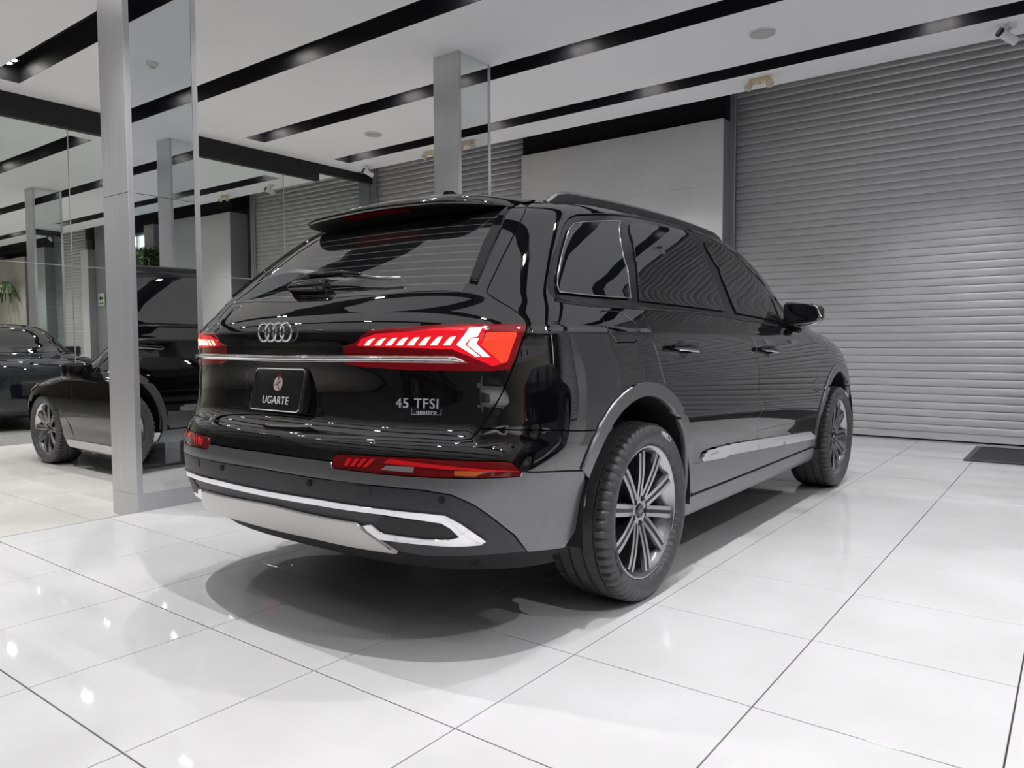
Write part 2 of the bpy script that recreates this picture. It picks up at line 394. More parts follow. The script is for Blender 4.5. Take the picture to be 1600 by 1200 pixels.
# ------------------------------------------------------------------ glass partition under the black beam
GX = -6.04
part = empty('glass_partition', (GX, 2.6, LEFT_Z)); tag(part, 'glass partition hanging under a black ceiling beam', 'partition')
oz = -LEFT_Z
MB().box(-.09, .0, -7.5, 5.24-2.6, 3.467+oz, H+oz).build('beam', 'black', part)
MB().box(-.09, .0, 5.24-2.6, 6.3-2.6, 3.594+oz, H+oz).build('beam_end', 'black', part)
MB().box(-.06, .0, -7.5, 6.5-2.6, 0, .10).build('base_rail', 'frame', part)
jy = [-7.0, -4.0, -1.13, 1.745, 4.62, 6.45]
for a, b in zip(jy[:-1], jy[1:]):
    for za, zb in ((.10, 1.93+oz), (1.934+oz, 3.47+oz)):
        MB().box(-.036, -.026, a-2.6+.004, b-2.6-.004, za, zb).build('pane', 'pane', part)
for y in jy[1:-1]:
    MB().box(-.037, -.025, y-2.6-.004, y-2.6+.004, .1, 3.47+oz).build('joint_seal', 'frame', part)
MB().box(-.037, -.025, -7.5, 6.45-2.6, 1.928+oz, 1.936+oz).build('joint_seal', 'frame', part)

# ------------------------------------------------------------------ downlights
def downlight_mesh():
    h = MB()
    for dx in (-.065, .065):
        h.cyl((dx,0,0), .055, .07, 2, 20, .05)
    h.box(-.13, .13, -.06, .06, .06, .10)
    return h
dl = downlight_mesh(); dl_me = dl.build('downlight_tmp', 'black').data; bpy.data.objects.remove(bpy.data.objects['downlight_tmp'])
lens = MB()
for dx in (-.065, .065): lens.cyl((dx,0,-.004), .032, .005, 2, 16)
lens_o = lens.build('lens_tmp', 'lampglow'); lens_me = lens_o.data; bpy.data.objects.remove(lens_o)
def downlight(x, y, light, label, group):
    o = ob('downlight', dl_me, None, (x, y, H+.13)); tag(o, label, 'lamp', group)
    ob('lens', lens_me, o)
    if light:
        L = bpy.data.lights.new('downlight_beam', 'SPOT'); L.energy = LAMP_W*light; L.color = LAMP_COL; L.spot_size = math.radians(96); L.spot_blend = .65; L.shadow_soft_size = .018
        lo = bpy.data.objects.new('beam_lamp', L); link(lo, o); lo.location = (0, 0, -.012)
ORD = ('first', 'second', 'third', 'fourth', 'fifth', 'sixth', 'seventh')
for k, y in enumerate(SLOT_Y[:7]):
    for x in LAMP_X: downlight(x, y, SLOT_GAIN[k], 'twin black downlight, %s ceiling slot from the shutters, SUV side of glass' % ORD[k], 'twin downlights in the %s slot on the SUV side' % ORD[k])
    if y > -.5:
        for x in LAMP_XL: downlight(x, y, .9, 'twin black downlight, %s ceiling slot from the shutters, beyond the glass' % ORD[k], 'twin downlights in the %s slot beyond the glass' % ORD[k])

# ------------------------------------------------------------------ small ceiling devices
def speaker(x, y, label):
    o = MB().cyl((0,0,-.012), .115, .012, 2, 32).build('ceiling_speaker', 'white', None, (x, y, H)); tag(o, label, 'speaker')
    MB().cyl((0,0,-.016), .105, .004, 2, 32).build('grille', 'greydisc', o); MB().cyl((0,0,-.019), .012, .003, 2, 12).build('badge', 'white', o)
speaker(.83, 4.55, 'round white ceiling speaker in front of the wide shutter')
speaker(-4.2, 4.64, 'round white ceiling speaker left of the slim mirrored column')
def emergency(x, y, label):
    o = rbox('emergency_light', (.20,.07,.05), .012, 'offwhite', None, (x, y, H-.025)); tag(o, label, 'lamp')
    for s in (-1, 1):
        h = MB().cyl((0,0,0), .034, .05, 2, 18, .042).build('lamp_head', 'offwhite', o, (s*.10, -.02, -.03), (math.radians(150), math.radians(-25*s), 0))
        MB().cyl((0,0,.048), .036, .004, 2, 18).build('lamp_lens', 'greydisc', h)
    MB().cyl((0,0,-.028), .012, .005, 2, 12).build('test_button', 'textr', o)
emergency(.43, 5.66, 'ivory twin-head emergency light above the grey wall panel and shutter edge')
emergency(-4.2, 5.72, 'ivory twin-head emergency light half hidden by the slim mirrored column')
emergency(-9.31, 5.73, 'ivory twin-head emergency light beyond the glass partition')
def cctv(x, y, rz, label, tilt=-28):
    o = MB().cyl((0,0,-.03), .045, .03, 2, 20).build('security_camera', 'white', None, (x, y, H)); o.rotation_euler = (0,0,rz); tag(o, label, 'camera')
    MB().tube([(0,0,-.03),(0,-.02,-.06),(0,-.03,-.09)], .014, 10).build('arm', 'white', o, smooth=True)
    b = MB().cyl((0,0,-.10), .036, .17, 2, 20).build('camera_body', 'white', o, (0,-.04,-.10), (math.radians(90+tilt),0,0))
    MB().cyl((0,0,.0705), .034, .006, 2, 20).build('camera_lens', 'gloss', b); MB().cyl((0,0,.05), .038, .024, 2, 20).build('hood', 'black', b)
cctv(2.56, 5.66, math.radians(-50), 'white bullet security camera above the wide shutter')
cctv(-5.55, 5.80, math.radians(-40), 'white bullet security camera at the end of the black beam')
cctv(-7.88, 5.70, math.radians(-60), 'white bullet security camera beyond the glass partition')
sm = MB().cyl((0,0,-.02), .055, .02, 2, 24).build('smoke_detector', 'white', None, (1.0, 1.71, H)); tag(sm, 'white smoke detector on the ceiling, reflected in the wide mirrored column', 'detector')
MB().cyl((0,0,-.045), .034, .025, 2, 24, .044).build('sensor_cap', 'white', sm); MB().cyl((0,0,-.05), .02, .005, 2, 16).build('vent', 'greydisc', sm)

# ------------------------------------------------------------------ rubber mat, exit sign
m2 = MB().box(2.34, 4.6, 5.47, 6.5, .0005, .010)
mt = m2.build('rubber_mat', 'rug'); tag(mt, 'dark rubber mat on the tiles at the wide shutter', 'mat')
rim = MB(); rim.box(2.33, 4.61, 5.455, 5.50, .0005, .014); rim.box(2.33, 2.375, 5.50, 6.49, .0005, .014); rim.box(2.375, 4.61, 6.46, 6.505, .0005, .014)
rim.build('edge_strip', 'rubber', mt)
sg = MB().box(-.15, .15, -.02, 0, -.15, .15).build('exit_sign', 'sign', None, (-16.36, 6.70, 2.145)); tag(sg, 'pale green exit sign with a black arrow beside the far shutter', 'sign')
ar = MB(); ar.prism([(-.11,0),(-.03,.075),(-.03,.028),(.10,.028),(.10,-.028),(-.03,-.028),(-.03,-.075)], 1, -.024, -.0205); ar.build('arrow', 'signdark', sg, (0,0,.03))
MB().box(-.11,.11,-.023,-.0205,-.11,-.085).build('caption_bar', 'signdark', sg)
# ------------------------------------------------------------------ body surface of the SUV (metres, origin under the rear axle)

def pchip(xs,ys):
    n=len(xs);h=[xs[i+1]-xs[i] for i in range(n-1)];d=[(ys[i+1]-ys[i])/h[i] for i in range(n-1)]
    m=[0]*n
    for i in range(1,n-1):
        if d[i-1]*d[i]>0:
            w1=2*h[i]+h[i-1];w2=h[i]+2*h[i-1];m[i]=(w1+w2)/(w1/d[i-1]+w2/d[i])
    m[0]=d[0];m[-1]=d[-1]
    def f(x):
        if x<=xs[0]: return ys[0]+m[0]*(x-xs[0])
        if x>=xs[-1]: return ys[-1]+m[-1]*(x-xs[-1])
        lo,hi=0,n-1
        while hi-lo>1:
            k=(lo+hi)//2
            if xs[k]<=x: lo=k
            else: hi=k
        t=(x-xs[lo])/h[lo];t2=t*t;t3=t2*t
        return (2*t3-3*t2+1)*ys[lo]+(t3-2*t2+t)*h[lo]*m[lo]+(-2*t3+3*t2)*ys[lo+1]+(t3-t2)*h[lo]*m[lo+1]
    return f
# (v, z, half width, rear y, corner length, corner exponent, front y)
BODY=[
(0.0,.20,.88,-.80,.50,2.7,3.8),
(.5,.27,.928,-.93,.55,2.8,3.9),
(1.0,.36,.945,-1.02,.58,2.9,3.95),
(1.6,.44,.955,-1.06,.58,2.9,3.97),
(2.2,.52,.962,-1.08,.58,2.9,3.98),
(3.0,.60,.975,-1.085,.58,2.8,3.98),
(3.6,.67,.983,-1.075,.58,2.7,3.98),
(3.95,.72,.985,-1.06,.57,2.6,3.98),
(4.1,.74,.985,-1.035,.53,2.55,3.97),
(4.3,.77,.985,-1.008,.52,2.75,3.96),
(5.0,.86,.984,-.992,.52,2.8,3.95),
(6.0,.96,.978,-1.0,.51,2.65,3.88),
(7.0,1.05,.967,-1.01,.51,2.5,3.63),
(7.45,1.083,.962,-1.012,.50,2.5,3.47),
(7.55,1.089,.956,-1.01,.50,2.5,3.44),
(8.0,1.12,.939,-.995,.50,2.5,3.22),
(8.5,1.16,.916,-.96,.50,2.5,2.97),
(9.0,1.20,.892,-.92,.49,2.6,2.85),
(10.,1.30,.845,-.80,.46,2.8,2.62),
(11.,1.40,.795,-.672,.43,3.0,2.53),
(12.,1.50,.738,-.535,.42,3.1,2.37),
(12.6,1.56,.698,-.44,.44,3.0,2.22),
(13.,1.595,.662,-.35,.48,2.8,2.08),
(13.5,1.625,.600,-.26,.55,2.6,1.86),
(14.,1.645,.51,-.14,.7,2.4,1.55),
(14.5,1.658,.36,.05,.75,2.2,1.0),
(15.,1.665,.18,.3,.7,2.0,.9),
(16.,1.668,.001,.55,.6,2.0,.8),
]
_V=[k[0] for k in BODY]
_fz,_fa,_fr,_fL,_fn,_ff=[pchip(_V,[k[i] for k in BODY]) for i in range(1,7)]
def S(t,v):
    """body surface point: t runs from the tail centre line (0) round the corner (1) and forward along the side; v climbs from sill to roof"""
    sg=-1 if t<0 else 1; t=abs(t)
    z,a,yr,L,n,yf=_fz(v),_fa(v),_fr(v),_fL(v),_fn(v),_ff(v)
    if t<1:
        p=t*math.pi/2; s,c=math.sin(p),math.cos(p)
        k=(s**n+c**n)**(-1/n); X=s*k; y=yr+L*(1-c*k)
    else:
        X=1.0; y=yr+L+(t-1)*L*math.pi/2
    Lf=.95+.35*min(max((z-.8)/.25,0),1) if z<1.14 else .95; Lf=min(Lf,.4*(yf-yr)); ys=yf-Lf; nf=3.0
    if y>ys:
        q=min((y-ys)/Lf,1.0); X*=max(0.0,1-q**nf)**(1/nf)
    y=min(y,yf)
    bar=1-.010*((y-1.2)/1.8)**2
    w=min(max((z-1.2)/.35,0),1); w=w*w*(3-2*w)
    ar=.05*(1-((y-1.15)/1.5)**2); ar=max(ar,-.05)
    return (sg*a*X*bar, y, z+w*ar)
def TY(y,v):
    """t for a given y on the flank"""
    yr,L=_fr(v),_fL(v)
    return 1+(y-yr-L)/(L*math.pi/2)
def VZ(z):
    lo,hi=0.0,16.0
    for _ in range(50):
        m=(lo+hi)/2
        if _fz(m)<z: lo=m
        else: hi=m
    return lo
# outlines on that surface as (t, v)
T={
'seam_low':[(0.0,4.03),(0.115,4.042),(0.25,4.07),(0.35,4.081),(0.432,4.078),(0.523,4.047),(0.564,4.076),(0.571,4.195),(0.57,4.304)],
'seam_mid':[(0.57,4.304),(0.599,4.813),(0.658,5.798),(0.703,6.539),(0.753,7.445),(0.765,7.729),(0.759,7.955),(0.735,8.203),(0.692,8.494),(0.645,8.799),(0.601,9.11)],
'seam_up':[(0.601,9.11),(0.598,9.663),(0.595,10.339),(0.595,10.937),(0.595,11.542),(0.595,11.951),(0.594,12.373),(0.579,12.717)],
'glass':[(0.0,8.931),(0.202,9.068),(0.382,9.104),(0.527,9.113),(0.532,9.259),(0.534,9.522),(0.518,11.046),(0.514,12.251)],
'spoiler_root':[(0.0,11.826),(0.08,11.842),(0.25,11.838),(0.342,11.948),(0.474,12.087),(0.513,12.223)],
'lamp':[(0.233,6.814),(0.268,6.942),(0.288,7.244),(0.314,7.49),(0.381,7.612),(0.48,7.719),(0.551,7.757),(0.757,7.728),(0.747,7.446),(0.698,6.539),(0.661,5.95),(0.608,5.913),(0.397,5.927),(0.266,6.037),(0.231,6.144)],
'glow':[(0.27,6.801),(0.287,7.103),(0.33,7.326),(0.429,7.432),(0.526,7.587),(0.57,7.647),(0.619,7.58),(0.608,7.295),(0.592,6.778),(0.637,6.148),(0.611,6.064),(0.566,6.326),(0.511,6.664)],
'lamp_band':[(0.233,6.789),(0.505,6.664),(0.524,6.437),(0.23,6.482)],
'reflector':[(0.615,7.352),(0.713,7.352),(0.695,6.92),(0.656,6.211),(0.637,6.169),(0.592,6.802)],
'chev1':[(0.57,7.533),(0.606,7.548),(0.586,7.168),(0.568,7.131),(0.549,6.84),(0.581,6.402),(0.57,6.392),(0.527,6.834)],
'chev2':[(0.568,7.084),(0.589,7.104),(0.58,6.863),(0.608,6.39),(0.588,6.391),(0.555,6.833)],
'seg0':[(0.293,6.822),(0.305,6.822),(0.314,6.981),(0.324,7.116),(0.315,7.096),(0.304,7.006)],
'seg1':[(0.321,6.822),(0.335,6.821),(0.343,6.979),(0.353,7.125),(0.343,7.106),(0.332,7.004)],
'seg2':[(0.349,6.821),(0.363,6.82),(0.372,6.977),(0.381,7.134),(0.37,7.115),(0.359,7.002)],
'seg3':[(0.376,6.82),(0.391,6.819),(0.399,6.975),(0.409,7.144),(0.397,7.125),(0.386,7.0)],
'seg4':[(0.403,6.819),(0.419,6.818),(0.427,6.973),(0.437,7.153),(0.425,7.134),(0.414,6.998)],
'seg5':[(0.431,6.818),(0.447,6.817),(0.455,6.971),(0.465,7.163),(0.453,7.143),(0.442,6.996)],
'seg6':[(0.46,6.817),(0.477,6.816),(0.485,6.969),(0.495,7.172),(0.482,7.153),(0.471,6.994)],
'seg7':[(0.492,6.816),(0.51,6.815),(0.518,6.967),(0.529,7.182),(0.515,7.162),(0.503,6.992)],
'chrome_bar':[(0.0,6.461),(0.234,6.471),(0.403,6.47),(0.513,6.46),(0.532,6.349),(0.546,6.175),(0.499,6.175),(0.4,6.191),(0.231,6.202),(0.0,6.172)],
'center_bar':[(0.0,6.789),(0.231,6.789),(0.228,6.494),(0.0,6.486)],
'fog':[(0.24,3.308),(0.241,3.569),(0.254,3.643),(0.393,3.66),(0.457,3.656),(0.563,3.609),(0.655,3.576),(0.689,3.521),(0.727,3.242),(0.722,3.136),(0.569,3.164),(0.463,3.188),(0.348,3.218),(0.243,3.257)],
'clad_top':[(0.0,3.451),(0.238,3.43)],
'clad_top2':[(0.727,3.242),(0.889,3.111),(1.071,2.928)],
'clad_seam':[(0.0,2.909),(0.208,2.875),(0.376,2.842),(0.465,2.787),(0.53,2.655),(0.586,2.315),(0.645,1.86),(0.697,1.425),(0.725,0.925)],
'clad_end':[(0.725,0.925),(0.794,0.874),(0.897,0.806),(0.981,1.042),(1.092,1.759),(1.104,2.194),(1.071,2.928)],
'low_edge':[(0.0,0.992),(0.158,0.967),(0.276,0.957),(0.379,0.966),(0.434,0.908),(0.515,0.927),(0.637,0.947),(0.725,0.925)],
'chrome_low':[(0.0,2.133),(0.206,2.163),(0.376,2.116),(0.464,2.081),(0.516,2.029),(0.553,1.821),(0.586,1.551),(0.608,1.347),(0.591,1.256),(0.527,1.226),(0.449,1.26),(0.358,1.294),(0.337,1.283),(0.316,1.637),(0.337,1.68),(0.359,1.482),(0.453,1.411),(0.513,1.409),(0.542,1.492),(0.525,1.712),(0.506,1.843),(0.462,1.901),(0.374,1.98),(0.203,1.998),(0.0,1.979)],
'exhaust':[(0.373,1.93),(0.462,1.87),(0.505,1.821),(0.524,1.695),(0.538,1.501),(0.514,1.455),(0.454,1.458),(0.363,1.523),(0.347,1.709)],
'skid':[(0.0,1.754),(0.194,1.699),(0.299,1.681),(0.38,0.975),(0.277,0.984),(0.161,1.006),(0.0,0.992)],
'bump_seam':[(0.57,4.304),(0.665,4.253),(0.863,4.172),(1.134,4.018)],
'dlo':[(0.919,8.905),(0.878,9.129),(0.858,9.368),(0.845,9.772),(0.85,10.459),(0.866,11.014),(0.864,11.466),(0.873,11.938),(0.893,12.237),(0.95,12.427),(1.093,12.573),(1.311,12.823),(1.552,13.044),(1.829,13.167),(2.2,13.141),(2.437,12.914),(2.629,12.986),(3.177,12.638),(3.637,12.228),(3.906,11.677),(4.214,10.818),(4.38,10.112),(4.296,9.219),(4.158,8.534),(4.055,8.124)],
'belt_rear':[(0.919,8.905),(1.002,8.823),(1.22,8.756),(1.565,8.786),(1.702,8.766)],
'belt_mid':[(1.702,8.766),(2.35,8.793),(2.776,8.674),(3.184,8.473)],
'belt_front':[(3.184,8.473),(3.394,8.429),(3.791,8.229),(4.055,8.124)],
'belt_end':[(4.055,8.124),(4.224,7.883),(4.512,7.651)],
'gapC':[(1.702,8.766),(1.72,8.36),(1.774,7.777),(1.745,6.894),(1.778,6.112),(1.784,5.418),(1.804,4.825)],
'gapB':[(3.184,8.473),(3.195,7.857),(3.202,7.182),(3.235,6.201),(3.168,5.105),(3.179,4.158),(2.993,3.303),(3.024,2.351),(3.067,1.609),(3.015,0.927)],
'gapF':[(4.512,7.651),(4.552,6.786),(4.616,5.926),(4.553,4.598),(4.204,3.679),(4.291,2.253),(4.346,1.02)],
'quarter_glass':[(0.945,9.232),(0.924,9.419),(0.907,9.846),(0.912,10.485),(0.919,11.221),(0.927,11.74),(0.962,12.011),(1.08,12.147),(1.471,12.455),(1.625,10.403),(1.627,9.232),(1.262,9.205)],
'rear_glass':[(1.603,12.445),(1.871,12.574),(2.278,12.681),(2.502,12.756),(2.88,11.561),(2.969,10.515),(2.919,8.996),(2.388,9.09),(1.729,9.17),(1.745,9.938),(1.767,10.664),(1.721,11.559)],
'front_glass':[(2.863,12.378),(2.984,12.548),(3.423,12.253),(3.778,11.589),(4.013,10.92),(4.142,10.52),(4.052,9.661),(3.939,8.54),(3.453,8.807),(3.128,8.936),(3.137,10.037),(3.16,11.024)],
'tri_glass':[(4.206,10.349),(4.218,9.845),(4.186,9.071),(4.078,8.371),(3.996,8.502),(4.109,9.506)],
'blade':[(2.212,1.99),(2.225,2.253),(2.295,2.364),(2.587,2.336),(3.031,2.151),(3.769,1.861),(4.122,1.731),(4.267,1.405),(4.242,1.267),(3.891,1.378),(3.034,1.718),(2.566,1.872),(2.501,1.831),(2.228,1.929)],
'fuel':[(1.286,8.447),(1.324,8.518),(1.47,8.503),(1.533,8.376),(1.635,7.972),(1.643,7.602),(1.588,7.053),(1.543,6.899),(1.375,6.902),(1.34,7.286),(1.336,7.828)]}
# ------------------------------------------------------------------ patches cut from the body surface
from functools import lru_cache
@lru_cache(maxsize=400000)
def SN(t, v):
    e = .004; p = Vector(S(t, v)); v2 = v
    tt = t if abs(t) > 1e-5 else 1e-5
    a = Vector(S(tt+e, v2))-Vector(S(tt-e, v2)) if abs(tt) > e else Vector(S(e, v2))-Vector(S(-e, v2))
    b = Vector(S(t, v2+.012))-Vector(S(t, v2-.012))
    n = a.cross(b)
    if n.length < 1e-12: n = Vector((0,0,1))
    return p, n.normalized()
def inside(p, poly):
    x, y = p; c = False; n = len(poly); j = n-1
    for i in range(n):
        xi, yi = poly[i]; xj, yj = poly[j]
        if (yi > y) != (yj > y) and x < (xj-xi)*(y-yi)/(yj-yi)+xi: c = not c
        j = i
    return c
def dens(poly, step):
    out = []
    for i in range(len(poly)):
        a = poly[i]; b = poly[(i+1) % len(poly)]
        d = (Vector(S(*a))-Vector(S(*b))).length; k = max(1, int(math.ceil(d/step)))
        for j in range(k): out.append((a[0]+(b[0]-a[0])*j/k, a[1]+(b[1]-a[1])*j/k))
    return out
def clean(poly):
    out = []
    for p in poly:
        if not out or (abs(p[0]-out[-1][0]) > 2e-3 or abs(p[1]-out[-1][1]) > 8e-3): out.append(tuple(p))
    if abs(out[0][0]-out[-1][0]) < 2e-3 and abs(out[0][1]-out[-1][1]) < 8e-3: out.pop()
    return out
AS = .12   # scale of v against t for triangulating
def patch_data(poly, holes=(), off=0, step=.03, gap=.0026, depth=.012):
    poly = dens(clean(poly), step); hs = [dens(clean(h), step) for h in holes]
    area = sum(poly[i][0]*poly[(i+1)%len(poly)][1]-poly[(i+1)%len(poly)][0]*poly[i][1] for i in range(len(poly)))
    if area < 0: poly.reverse()
    pts = []; ed = []
    for lp in [poly]+hs:
        k = len(pts); pts += lp; ed += [(k+i, k+(i+1)%len(lp)) for i in range(len(lp))]
    t0, t1 = min(p[0] for p in poly), max(p[0] for p in poly); v0, v1 = min(p[1] for p in poly), max(p[1] for p in poly)
    dt, dv = step*1.25, step*8
    nt, nv = max(1, int((t1-t0)/dt)), max(1, int((v1-v0)/dv)); bl = [(p[0], p[1]*AS) for lp in [poly]+hs for p in lp]
    cell = {}; cs = step
    for p in bl: cell.setdefault((int(p[0]//cs), int(p[1]//cs)), []).append(p)
    def near(p):
        ci, cj = int(p[0]//cs), int(p[1]//cs)
        for i in (-1,0,1):
            for j in (-1,0,1):
                for q in cell.get((ci+i, cj+j), ()):
                    if (q[0]-p[0])**2+(q[1]-p[1])**2 < (.5*step)**2: return True
        return False
    for i in range(1, nt+1):
        for j in range(1, nv+1):
            p = (t0+(t1-t0)*(i-.5)/nt+1e-4*(j%2), v0+(v1-v0)*(j-.5)/nv)
            if inside(p, poly) and not any(inside(p, h) for h in hs) and not near((p[0], p[1]*AS)): pts.append(p)
    vo, eo, fo, *_ = delaunay_2d_cdt([Vector((p[0], p[1]*AS)) for p in pts], ed, [], 0, 1e-7)
    P2 = [(v.x, v.y/AS) for v in vo]
    tri = []
    for f in fo:
        if len(f) != 3: continue
        c = (sum(P2[i][0] for i in f)/3, sum(P2[i][1] for i in f)/3)
        if inside(c, poly) and not any(inside(c, h) for h in hs): tri.append(tuple(f))
    used = sorted({i for f in tri for i in f}); mp = {u: i for i, u in enumerate(used)}
    tri = [tuple(mp[i] for i in f) for f in tri]; P2 = [P2[u] for u in used]
    pos = []; nor = []
    for t, v in P2:
        p, n = SN(round(t, 5), round(v, 5)); pos.append(p+n*off); nor.append(n)
    # orient faces with the normals
    F = []
    for a, b, c in tri:
        g = (pos[b]-pos[a]).cross(pos[c]-pos[a])
        F.append((a,b,c) if g.dot(nor[a]+nor[b]+nor[c]) > 0 else (a,c,b))
    he = {}
    for f in F:
        for i in range(3): he[(f[i], f[(i+1)%3])] = 1
    bd = [(a, b) for (a, b) in he if (b, a) not in he]
    # shrink border a little so that shut lines stay open
    mv = {}
    for a, b in bd:
        tg = (pos[b]-pos[a])
        if tg.length < 1e-9: continue
        inw = (nor[a]+nor[b]).cross(tg).normalized()
        for k in (a, b): mv[k] = mv.get(k, Vector((0,0,0)))+inw
    for k, d in mv.items():
        if d.length > .3: pos[k] = pos[k]+d.normalized()*gap
    # skirt
    if depth:
        idx = {}
        for a, b in bd:
            for k in (a, b):
                if k not in idx:
                    side = -mv[k].normalized() if k in mv and mv[k].length > .1 else nor[k]
                    idx[k] = (len(pos), len(pos)+1); pos.append(pos[k].copy()); nor.append((side*.8+nor[k]*.6).normalized()); pos.append(pos[k]-nor[k]*depth); nor.append(side)
        for a, b in bd: F.append((b, a, idx[a][0], idx[b][0])) if False else F.append((idx[b][0], idx[a][0], idx[a][1], idx[b][1]))
    return pos, F, nor
def grid_data(fun, us, vs, off=0, flip=False):
    """fun(u,v)->Vector ; normals by differences"""
    pos = []; nor = []
    for u in us:
        for v in vs:
            e = 1e-3; p = Vector(fun(u, v)); a = Vector(fun(u+e, v))-Vector(fun(u-e, v)); b = Vector(fun(u, v+e*4))-Vector(fun(u, v-e*4))
            n = a.cross(b); n = n.normalized() if n.length > 1e-12 else Vector((0,0,1))
            if flip: n = -n
            pos.append(p+n*off); nor.append(n)
    m = len(vs); F = []
    for i in range(len(us)-1):
        for j in range(m-1):
            q = (i*m+j, (i+1)*m+j, (i+1)*m+j+1, i*m+j+1); F.append(q if not flip else q[::-1])
    return pos, F, nor
def xf(data, tr, mir=False):
    pos, F, nor = data
    if mir:
        pos = [Vector((-p.x, p.y, p.z)) for p in pos]; nor = [Vector((-n.x, n.y, n.z)) for n in nor]; F = [f[::-1] for f in F]
    if tr:
        pos = [Vector((p.x*tr[0], p.y*tr[1], p.z*tr[2])) for p in pos]; nor = [Vector((n.x/tr[0], n.y/tr[1], n.z/tr[2])).normalized() for n in nor]
    return pos, F, nor
def put(name, data, m, parent, mir=False, tr=None):
    pos, F, nor = xf(data, tr, mir); return ob(name, meshd(name, pos, F, m, True, nor), parent)
def both(name, data, m, parents, tr=None):
    p = parents if isinstance(parents, tuple) else (parents, parents)
    return put(name, data, m, p[0], False, tr), put(name, data, m, p[1], True, tr)
def rev(l): return list(reversed(l))
def sym(half):
    """close a right half outline (starts and ends on the centre line) with its mirror image"""
    return half+[(-t, v) for t, v in reversed(half) if t > 1e-6]
def yz(y, z): v = VZ(z); return (TY(y, v), v)
def arc(cy, r, a0, a1, n=24, cz=.38): return [yz(cy+r*math.cos(math.radians(a0+(a1-a0)*i/n)), cz+r*math.sin(math.radians(a0+(a1-a0)*i/n))) for i in range(n+1)]
def frontL(v):
    z, yr, yf = _fz(v), _fr(v), _ff(v)
    Lf = .95+.35*min(max((z-.8)/.25,0),1) if z < 1.14 else .95
    Lf = min(Lf, .4*(yf-yr)); return yf-Lf, Lf
def Fq(q, v): ys, Lf = frontL(v); return (TY(ys+q*Lf, v), v)
def SF(phi, v):
    """nose of the body: phi 0 at the flank to pi/2 on the centre line and on to pi"""
    ys, Lf = frontL(v); nf = 3.0; sg = 1 if phi < math.pi/2 else -1
    p = phi if sg > 0 else math.pi-phi; s, c = max(math.sin(p), 0), max(math.cos(p), 0); k = (s**nf+c**nf)**(-1/nf)
    y = ys+Lf*s*k; z = _fz(v); a = _fa(v); bar = 1-.010*((y-1.2)/1.8)**2
    wq = min(max((z-1.2)/.35,0),1); wq = wq*wq*(3-2*wq); ar = max(.05*(1-((y-1.15)/1.5)**2), -.05)
    return (sg*a*c*k*bar, y, z+wq*ar)
def phi_q(q): # angle whose forward fraction is q
    lo, hi = 0, math.pi/2
    for _ in range(40):
        m = (lo+hi)/2; s, c = math.sin(m), math.cos(m)
        if s*(s**3+c**3)**(-1/3) < q: lo = m
        else: hi = m
    return lo
def lin(a, b, n): return [a+(b-a)*i/(n-1) for i in range(n)]
def body_shell(off, arches, r_arch, tr=None, vmin=.0):
    ts = [-8+0*i for i in range(0)]; vs = lin(vmin, 15.98, 74)
    us = lin(-1, 1, 61)
    pos = []; F = []
    def P(u, v):
        # u -1..1 runs right flank: tail centre (-1) to nose centre (1)
        ys, Lf = frontL(v); yr, L = _fr(v), _fL(v)
        if u < -.6: return S((u+1)/.4, v)
        if u < .4: y0 = yr+L; y = y0+(ys-y0)*(u+.6); return S(TY(y, v), v)
        return SF((u-.4)/.6*math.pi/2, v)
    rows = len(vs)
    for u in us:
        for v in vs:
            p = Vector(P(u, v)); e = 2e-3; a = Vector(P(min(u+e,1), v))-Vector(P(max(u-e,-1), v)); b = Vector(P(u, v+.01))-Vector(P(u, v-.01)); n = a.cross(b)
            n = n.normalized() if n.length > 1e-12 else Vector((0,0,1)); pos.append((p+n*off, n))
    def hole(c):
        for ay in arches:
            if math.hypot(c.y-ay, c.z-.38) < r_arch and abs(c.x) > .4: return True
            if abs(c.y-ay) < r_arch and c.z < .38 and abs(c.x) > .4: return True
        return False
    V = [p for p, _ in pos]; N = [n for _, n in pos]
    for i in range(len(us)-1):
        for j in range(rows-1):
            q = (i*rows+j, (i+1)*rows+j, (i+1)*rows+j+1, i*rows+j+1)
            if not hole((V[q[0]]+V[q[1]]+V[q[2]]+V[q[3]])/4): F.append(q)
    k = len(V)
    V2 = V+[Vector((-p.x, p.y, p.z)) for p in V]; N2 = N+[Vector((-n.x, n.y, n.z)) for n in N]; F2 = F+[tuple(k+i for i in f[::-1]) for f in F]
    return V2, F2, N2

